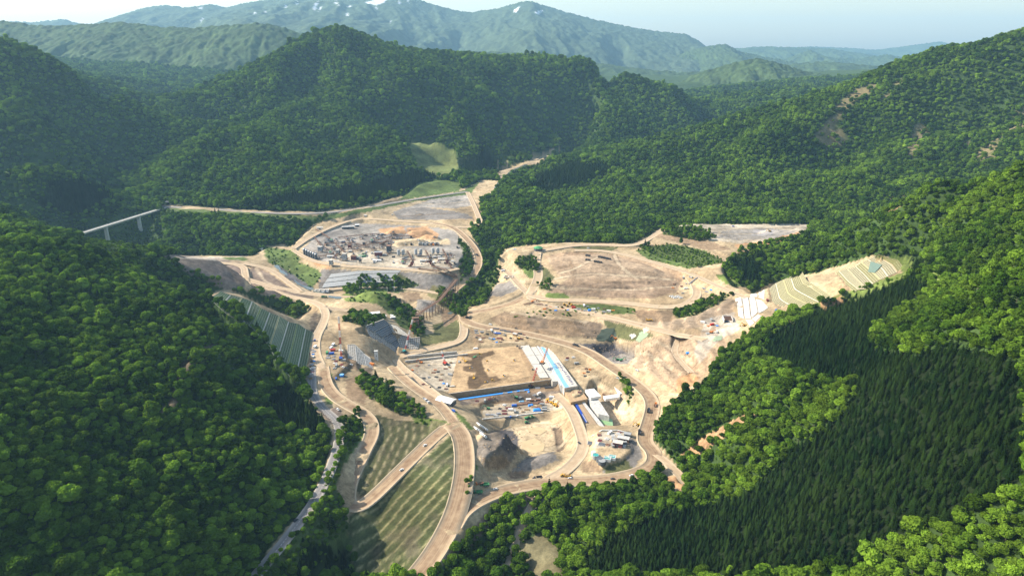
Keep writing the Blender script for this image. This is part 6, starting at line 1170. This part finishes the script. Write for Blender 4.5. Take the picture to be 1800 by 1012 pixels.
put(car, ('white',), '540.5 683 80 white car on the left site road below the lattice slope;603 646 -30 white car in front of the left bank yard;617 641.5 0 white car parked by the dark hollow;871 860 190 white car on the haul road fork;1002 841 170 white car just right of the yellow dump truck;1110 836 190 white car on the bend below the plant pad;1086 665 -40 white car on the haul road beside the black pit road;747 783 50 white car on the diagonal ramp;594 720 -50 white car on the paved road by the pull off;706 826 40 white car lower on the diagonal ramp', 'car', G)
put(car, ('dark',), '608.5 647 -30 dark car in front of the left bank yard;1077 842 180 dark car on the lower bend of the haul road;1126 831.5 200 dark car at the outer bend of the haul road;907 578 -10 dark car on the road behind the upper yard;1018 779 -60 dark car on the central site road;547 636 80 dark car beside the lattice slope foot;520 915 60 dark car on the paved mountain road', 'car', G)
put(car, ('blue', True), '797.5 723 -40 blue van beside the white roofed workshop;591 666 100 blue van near the round blue tank;1289 398.5 0 blue van on the pale upper plateau', 'van', G)
put(car, ('white', True), '551 628 85 white van beside the lattice slope foot;545.5 650 85 white van lower on the lattice slope foot;1120 652 -40 white van on the haul road right of the pit;862 571 -20 white van on the haul road behind the upper yard;1238.6 411 0 white van on the pale upper plateau;690 378 10 white van on the road above the plant;1034 437 0 white van on the top road of the plateau', 'van', G)
put(flatbed, ('white', 'steel'), '747 703 -60 white flatbed truck on the slab road by the bushes;751.5 707 -60 white flatbed truck behind the first on the slab road;905 733 5 white flatbed truck in front of the yard;1214 488 -70 white flatbed truck on the curved plateau road', 'truck', 'flatbed trucks')
put(flatbed, ('blue', 'grey'), '549.5 600 10 blue flatbed truck at the foot of the lattice slope;893 735 5 blue flatbed truck left of the white one by the yard', 'truck', 'flatbed trucks')
put(flatbed, ('orange', 'rust'), '1152 713 70 orange flatbed truck near the upper haul road bend;843 851 200 orange flatbed truck at the road fork;630 500 5 orange flatbed truck on the road below the plant', 'truck', 'flatbed trucks')
# yard by the pit
G = 'stored goods in the lower yard'
for k, s in ((('tarp', 10, 6, 2.4), '944 721 5 largest bright blue tarp in the lower yard'), (('tarp', 7, 4, 2.2), '933 713 10 smaller bright blue tarp behind the largest'), (('sky', 7, 3, 1.6), '917 706 5 pale blue tarp at the back of the lower yard')): put(tarp_stack, k, s, 'tarp', G)
put(stack, ('rust', 6, 7), '913 711 5 rust steel bundles at the back left of the tarps;922 710 5 rust steel bundles beside the back tarp;928 708 10 rust steel bundles left of the brown ones;941 709 0 rust steel bundles behind the smaller blue tarp;950 707 5 rust steel bundles at the back right of the yard', 'steel stack', G)
put(stack, ('maroon', 5, 6), '893 717 10 dark red frames in the middle of the yard;886 722 0 dark red frames left of the middle;887 727 0 dark red frames at the front of the yard', 'steel stack', G)
put(stack, ('steel', 6, 5), '866 729 0 grey pipe bundles near the yard excavator;876 727 20 grey pipe bundles beside the red frames;857 729 0 dark grey crates at the left front of the yard;947 700 5 grey steel laid along the back bank', 'steel stack', G)
put(stack, ('timber', 5, 6), '938 715 5 timber stack right of the smaller tarp;948 713 0 timber stack right of the tarps;926 720 0 timber stack left of the largest tarp', 'timber stack', G)
put(container, ('rust',), '935 705 4 rust container at the back of the lower yard;946 704 4 rust container right of the back one', 'container', G)
put(container, ('blue',), '904 714 10 blue container in the middle of the lower yard', 'container', G)
put(container, ('grey',), '953 712 0 grey container at the right of the lower yard;957 718 0 grey container at the front right of the lower yard;957 722 0 low grey container in front of the other right one', 'container', G)
put(cabin, ('white', 'white'), '929 704 4 white cabin at the back of the lower yard', 'cabin', G)
for i in range(6): place(K(bulldozer, 'yellow') if i % 2 else K(excavator, 'yellow'), T(963+3.2*i, 704+2.1*i), 20, ORD[i]+' yellow machine from the back in the line at the right of the lower yard', 'machine', 'yellow machines lined up right of the yard')
# precast blocks by the spine road
blk = ('precast_block', [part('body', B((-3.2, 3.2, -.8, .8, 0, 1.5, .1, .1)), 'white'), part('lifting_eye', B((-1.6, -1.4, -.1, .1, 1.5, 1.8), (1.4, 1.6, -.1, .1, 1.5, 1.8)), 'steel')])
n = 0
for r_, (u, v, c) in enumerate(((841, 746, 6), (836, 753, 5), (847, 763, 3))):
    for i in range(c):
        place(blk, T(u+2.6*i, v+1.75*i if r_ < 2 else v+2.1*i), -52, ORD[i]+' white precast block from the top in the '+['upper right', 'left', 'lower'][r_]+' row beside the dark heap', 'concrete block', 'white precast blocks beside the dark heap'); n += 1
# left bank terrace
G = 'goods on the left bank terrace'
put(cabin, ('white', 'white'), '586 607 80 white cabin at the back of the left bank terrace;582 613 80 white cabin in front of the back one on the terrace;554 611 80 long white cabin at the foot of the lattice slope', 'cabin', G)
put(container, ('red',), '585.5 616.5 10 red container on the left bank terrace', 'container', G); put(container, ('blue',), '583 622.5 10 blue container on the left bank terrace', 'container', G); put(container, ('green',), '575 621 100 green container beside the site road on the terrace', 'container', G); put(container, ('orange',), '654 641 -30 orange container on the floor of the abutment cut', 'container', G)
put(stack, ('steel', 5, 5), '577 629 0 grey pipe bundles beside the site road on the terrace;548 641 80 grey steel at the lattice slope foot;545 658 80 dark steel lower at the lattice slope foot;552 618 80 pale steel by the long white cabin', 'steel stack', G)
place(tank(2.6, 2.4, 'tarp', 'sky'), T(601, 661), 0, 'round bright blue water tank below the left bank terrace', 'tank', G)
# upper yard behind the slab
G = 'goods in the upper yard behind the slab'
put(tarp_stack, ('blue', 12, 2.6, 1.6), '875 586 -12 long blue pile in the upper yard', 'pile', G)
put(stack, ('slate', 6, 9), '872 578 -10 long dark stack with pale top at the back of the upper yard;884 581 -10 dark stack right of the long one in the upper yard;892 583 -10 dark stack left of the brown hut in the upper yard', 'steel stack', G)
put(stack, ('maroon', 7, 8), '878 595 -10 dull red frames in front of the blue pile', 'steel stack', G); put(stack, ('rust', 5, 6), '849.5 594 20 rust machine parts beside the pale road;841 590 -20 rust machine parts left of the pale road;846 601 0 rust machine parts near the green heap', 'steel stack', G); put(stack, ('steel', 5, 6), '837 581 0 grey pipe bundles at the top left of the upper yard;838 585 0 grey pipe bundles below the top left ones;847 583 0 grey pipe bundles against the pale road', 'steel stack', G)
put(cabin, ('timber', 'white'), '905 589 -25 brown hut with white roof in the upper yard', 'hut', G); put(excavator, ('yellow',), '911 596 180 yellow excavator beside the brown hut in the upper yard', 'excavator', 'yellow excavators'); put(container, ('white',), '836 614 8 long white container below the green heap', 'container', G); put(container, ('dark',), '914 588 -20 dark container behind the brown hut', 'container', G)
put(stack, ('dark', 6, 10), '964.5 681 5 long black pipe stack in front of the concrete strips;957 671 5 dark formwork under the end of the long concrete strip', 'pipe stack', 'goods in front of the slab'); put(tarp_stack, ('sky', 6, 3, 1), '957 674.5 5 pale blue sheet in front of the concrete strip', 'tarp', 'goods in front of the slab'); put(stack, ('steel', 5, 6), '905 689 5 grey steel below the middle of the slab wall;918 687 5 grey steel left of the red crane;888 691 5 grey steel below the left half of the slab wall;945 682 5 grey steel right of the red crane', 'steel stack', 'goods in front of the slab')
# white works floor
G = 'goods on the white works floor'
put(stack, ('rust', 5, 5), '762 655 0 rust reinforcing bundle in the middle of the white floor;783 648 10 rust reinforcing bundle beside the drilling crane;733 643 -30 rust plate on the white floor by the abutment;775 668 0 rust reinforcing bundle near the front of the white floor', 'steel stack', G); put(stack, ('dark', 5, 4), '758 681 0 black machine parts at the front left of the white floor;772 681 0 black machine parts at the front right of the white floor;791 679 0 black machine parts by the slab corner;745 665 10 black hoses on the left of the white floor', 'machine parts', G); put(container, ('pale',), '795 681 10 pale container at the corner of the slab', 'container', G)
# middle bench
G = 'goods along the middle bench'
put(stack, ('orange', 5, 5), '957 543 0 orange frames at the left of the middle bench', 'steel stack', G); put(tarp_stack, ('tarp', 5, 3, 1.6), '977 546 0 blue tarp at the left of the middle bench', 'tarp', G); put(tarp_stack, ('tarp', 5, 4, 3), '1036 546 0 tall blue and white pile on the middle bench', 'tarp', G)
put(stack, ('steel', 5, 6), '1018 543 0 grey pipes left of the tall blue pile;1029 546 0 grey pipes beside the tall blue pile;1062 548 -10 grey steel right of the tall blue pile', 'steel stack', G); put(container, ('red',), '1008 541 0 red container beside the yellow bulldozers', 'container', G); put(cabin, ('white', 'white'), '1070 548 -15 white cabin towards the right of the middle bench;1043 545 -5 white cabin beside the tall blue pile', 'cabin', G)
fr = ('steel_frame', [part('rail', MB().bar((-9, s, .6), (9, s*.4, .9), .6), 'rust') for s in (-2.5, 2.5)]+[part('tie', MB().bar((x, -2.5, .8), (x, 2.5, .8), .4), 'rust') for x in (-8, -4, 0, 4, 8)])
place(fr, T(929, 534), 25, 'rust steel frame lying left in the triangle at the junction', 'steel frame', 'steel frames at the junction'); place(fr, T(944, 535), -10, 'rust steel frame lying right in the triangle at the junction', 'steel frame', 'steel frames at the junction')
# curved plateau road and right abutment
G = 'goods beside the curved plateau road'
for i in range(6): place(blk, T(1180+3.4*i, 521+1.6*(i % 3)), 10, ORD[i]+' white block from the left beside the curved plateau road', 'concrete block', G)
for i in range(6): place(K(stack, 'steel', 4, 4), T(1212+2.6*i, 499-2.0*i), 60, ORD[i]+' grey pile from the near end along the curved plateau road', 'pipe stack', G)
put(tarp_stack, ('tarp', 5, 3, 1.6), '1250 510 -40 blue tarp on the spur road beside the bushes', 'tarp', G); put(tarp_stack, ('tarp', 5, 4, 2), '1209 621 0 bright blue tarp on the bare right abutment', 'tarp', None); put(stack, ('steel', 5, 7), '1238 507 -40 grey pipes on the spur road;1243 513 -40 grey pipes lower on the spur road', 'pipe stack', G)
put(tarp_stack, ('sky', 6, 3, 1.2), '905 438.5 10 turquoise sheet beside the green roofed building', 'tarp', None); put(container, ('dark',), '913 452 20 dark container beside the trees left of the plateau road', 'container', None)
put(container, ('red',), '1251.5 571.5 20 red container on the right abutment terrace', 'container', None); put(container, ('blue',), '1364 547 60 blue container at the foot of the pale lattice slope', 'container', None); put(container, ('maroon',), '1349 529 80 dark red container between the white and lattice slopes', 'container', None)
shaft = ('excavation_shaft', [part('wall', B((-6, -5.2, -8, 8, -1, 4), (5.2, 6, -8, 8, -1, 4), (-5.2, 5.2, 7.2, 8, -1, 4)), 'concrete')]+[part('strut', B((-5.2, 5.2, y-.5, y+.5, 2.4, 3.4)), 'rust') for y in (-5, -1, 3, 6)]+[part('floor_slab', B((-5.2, 5.2, -8, 7.2, -.9, .2)), 'slate')])
place(shaft, T(1279, 563), -8, 'braced excavation shaft beside the white sprayed slope', 'shaft')
ft = ('foundation', [part('footing', B((-8, 8, -5, -4, -1, 1.5), (-8, 8, 4, 5, -1, 1.5), (-8, -7, -4, 4, -1, 1.5), (7, 8, -4, 4, -1, 1.5), (-.5, .5, -4, 4, -1, 1.3)), 'pale'), part('block', B((-5, -2.5, -2.5, 2, -1, 1.1), (2, 5, -2, 2, -1, 1.1)), 'rust')])
place(ft, T(894, 487), -5, 'pale concrete foundation with open bays beside the river trees', 'foundation')
put(cabin, ('white', 'white'), '642 380 5 white cabin on the road behind the plant;884 477 10 white cabin near the pale foundation', 'cabin', 'lone white cabins')
# small loose goods, too alike to tell apart
ZONES = [('722 648;745 640;808 634;806 680;795 684;750 682', 16, 'small stack of materials scattered over the white works floor', 0), ('832 580;862 574;925 590;930 600;870 602;840 606', 18, 'small stack of materials in the upper yard behind the slab', 0), ('955 536;1000 534;1085 545;1085 551;1010 546;955 546', 14, 'small stack of materials along the middle bench', 0), ('850 722;880 708;975 699;985 714;900 732;852 735', 12, 'small stack of materials in the lower yard', 0), ('1044 768;1062 758;1104 759;1112 770;1094 788;1060 783', 16, 'small stack of materials on the plant pad', 0),
         ('540 600;552 598;552 640;546 670;539 672', 12, 'small stack of materials at the foot of the left lattice slope', 0), ('572 606;600 604;606 628;612 646;588 648;574 630', 16, 'small stack of materials on the left bank terrace', 0), ('812 704;968 684;972 691;850 706', 8, 'small stack of materials along the foot of the slab wall', 0), ('1224 566;1262 558;1270 580;1240 594', 6, 'small stack of materials on the right abutment terrace', 0), ('985 622;1010 618;1040 650;1030 662;1000 640', 9, 'small stack of materials on the bare ground right of the covered block', 0),
         ('545 446;600 438;690 446;800 452;800 468;640 466', 26, 'small cabin or truck on the floor of the aggregate plant', 1), ('600 420;700 408;790 416;780 430;640 436', 16, 'small cabin or truck at the back of the aggregate plant', 1), ('640 545;700 556;700 566;660 562', 7, 'small stack of materials on the orange earth above the abutment', 0), ('1010 690;1030 686;1070 690;1060 696;1032 700', 6, 'small stack of materials round the white form blocks', 0), ('1185 485;1225 490;1222 505;1200 520;1180 528', 8, 'small stack of materials inside the curved plateau road', 0)]
zr = random.Random(21); KA = [K(stack, c, n_, l_) for c, n_, l_ in (('rust', 4, 4), ('steel', 4, 3), ('maroon', 3, 4), ('timber', 4, 3), ('white', 3, 4), ('dark', 4, 4), ('grey', 4, 5), ('orange', 3, 3))]+[K(container, 'grey'), K(container, 'white'), K(tarp_stack, 'tarp', 4, 3, 1.3)]
KB = [K(cabin, 'white', 'white'), K(cabin, 'concrete', 'grey'), K(flatbed, 'white', 'steel'), K(container, 'dark'), K(container, 'white'), K(dump_truck, 'dark'), K(stack, 'rust', 4, 4), K(stack, 'steel', 4, 3), K(car, 'white')]
for poly, cnt, lab, kk in ZONES:
    q = pp(poly); c = 0; tries = 0; got = []
    while c < cnt and tries < 4000:
        tries += 1; u = zr.uniform(min(a for a, b in q), max(a for a, b in q)); v = zr.uniform(min(b for a, b in q), max(b for a, b in q))
        if not inpoly(np.array([u]), np.array([v]), q)[0] or any(abs(u-a) < 4.5 and abs(v-b) < 2.6 for a, b in got): continue
        p = T(u, v)
        if any(math.hypot(p[0]-a, p[1]-b) < 4.5 for a, b in TAKEN): continue
        got.append((u, v)); TAKEN.append(p[:2]); place(zr.choice(KB if kk else KA), p, zr.choice([0, 10, 80, 95, -30, 45]), lab, 'goods' if not kk else 'plant', 'loose goods: '+lab[lab.index(' '):].strip()); c += 1
# rock blocks on bare cuts
rk = np.random.default_rng(77)
def rock(seed):
    r = np.random.default_rng(seed); v, f = ico(1); v = v*(1+r.uniform(-.3, .3, (len(v), 1)))*np.array([1.2, .9, .6]); return MB().add(v, f)
RMESH = [rock(i).mesh('boulder', M(c)) for i, c in enumerate(('earth', 'grey', 'csg', 'slate'))]
bm_ = MB()
for poly, cnt in (('1010 604;1100 606;1110 636;1050 640', 90), ('1110 600;1200 590;1230 650;1190 690;1120 640', 130), ('840 780;905 760;920 830;850 840', 70), ('900 752;990 745;985 800;900 812', 60), ('560 520;640 512;640 530;560 535', 30), ('690 345;830 345;830 385;700 385', 90), ('700 500;790 500;780 520;700 520', 40), ('1200 400;1400 398;1380 425;1200 445', 90), ('700 640;740 650;735 685;705 655', 40), ('960 560;1060 565;1050 600;980 592', 70)):
    q = pp(poly); us = [a for a, b in q]; vs = [b for a, b in q]; c = 0
    while c < cnt:
        u = rk.uniform(min(us), max(us)); v = rk.uniform(min(vs), max(vs))
        if not inpoly(np.array([u]), np.array([v]), q)[0]: continue
        p = np.array(T(u, v)); s = rk.uniform(.35, 1.1); vv, ff = ico(1); vv = vv*(1+rk.uniform(-.3, .3, (len(vv), 1)))*s*np.array([1.2, .9, .7])+p; bm_.add(vv, ff); c += 1
o = link('rubble', bm_.mesh('rubble', M('earth'))); tag(o, 'loose rock rubble strewn over the bare cuts', 'rubble', None, 'stuff')
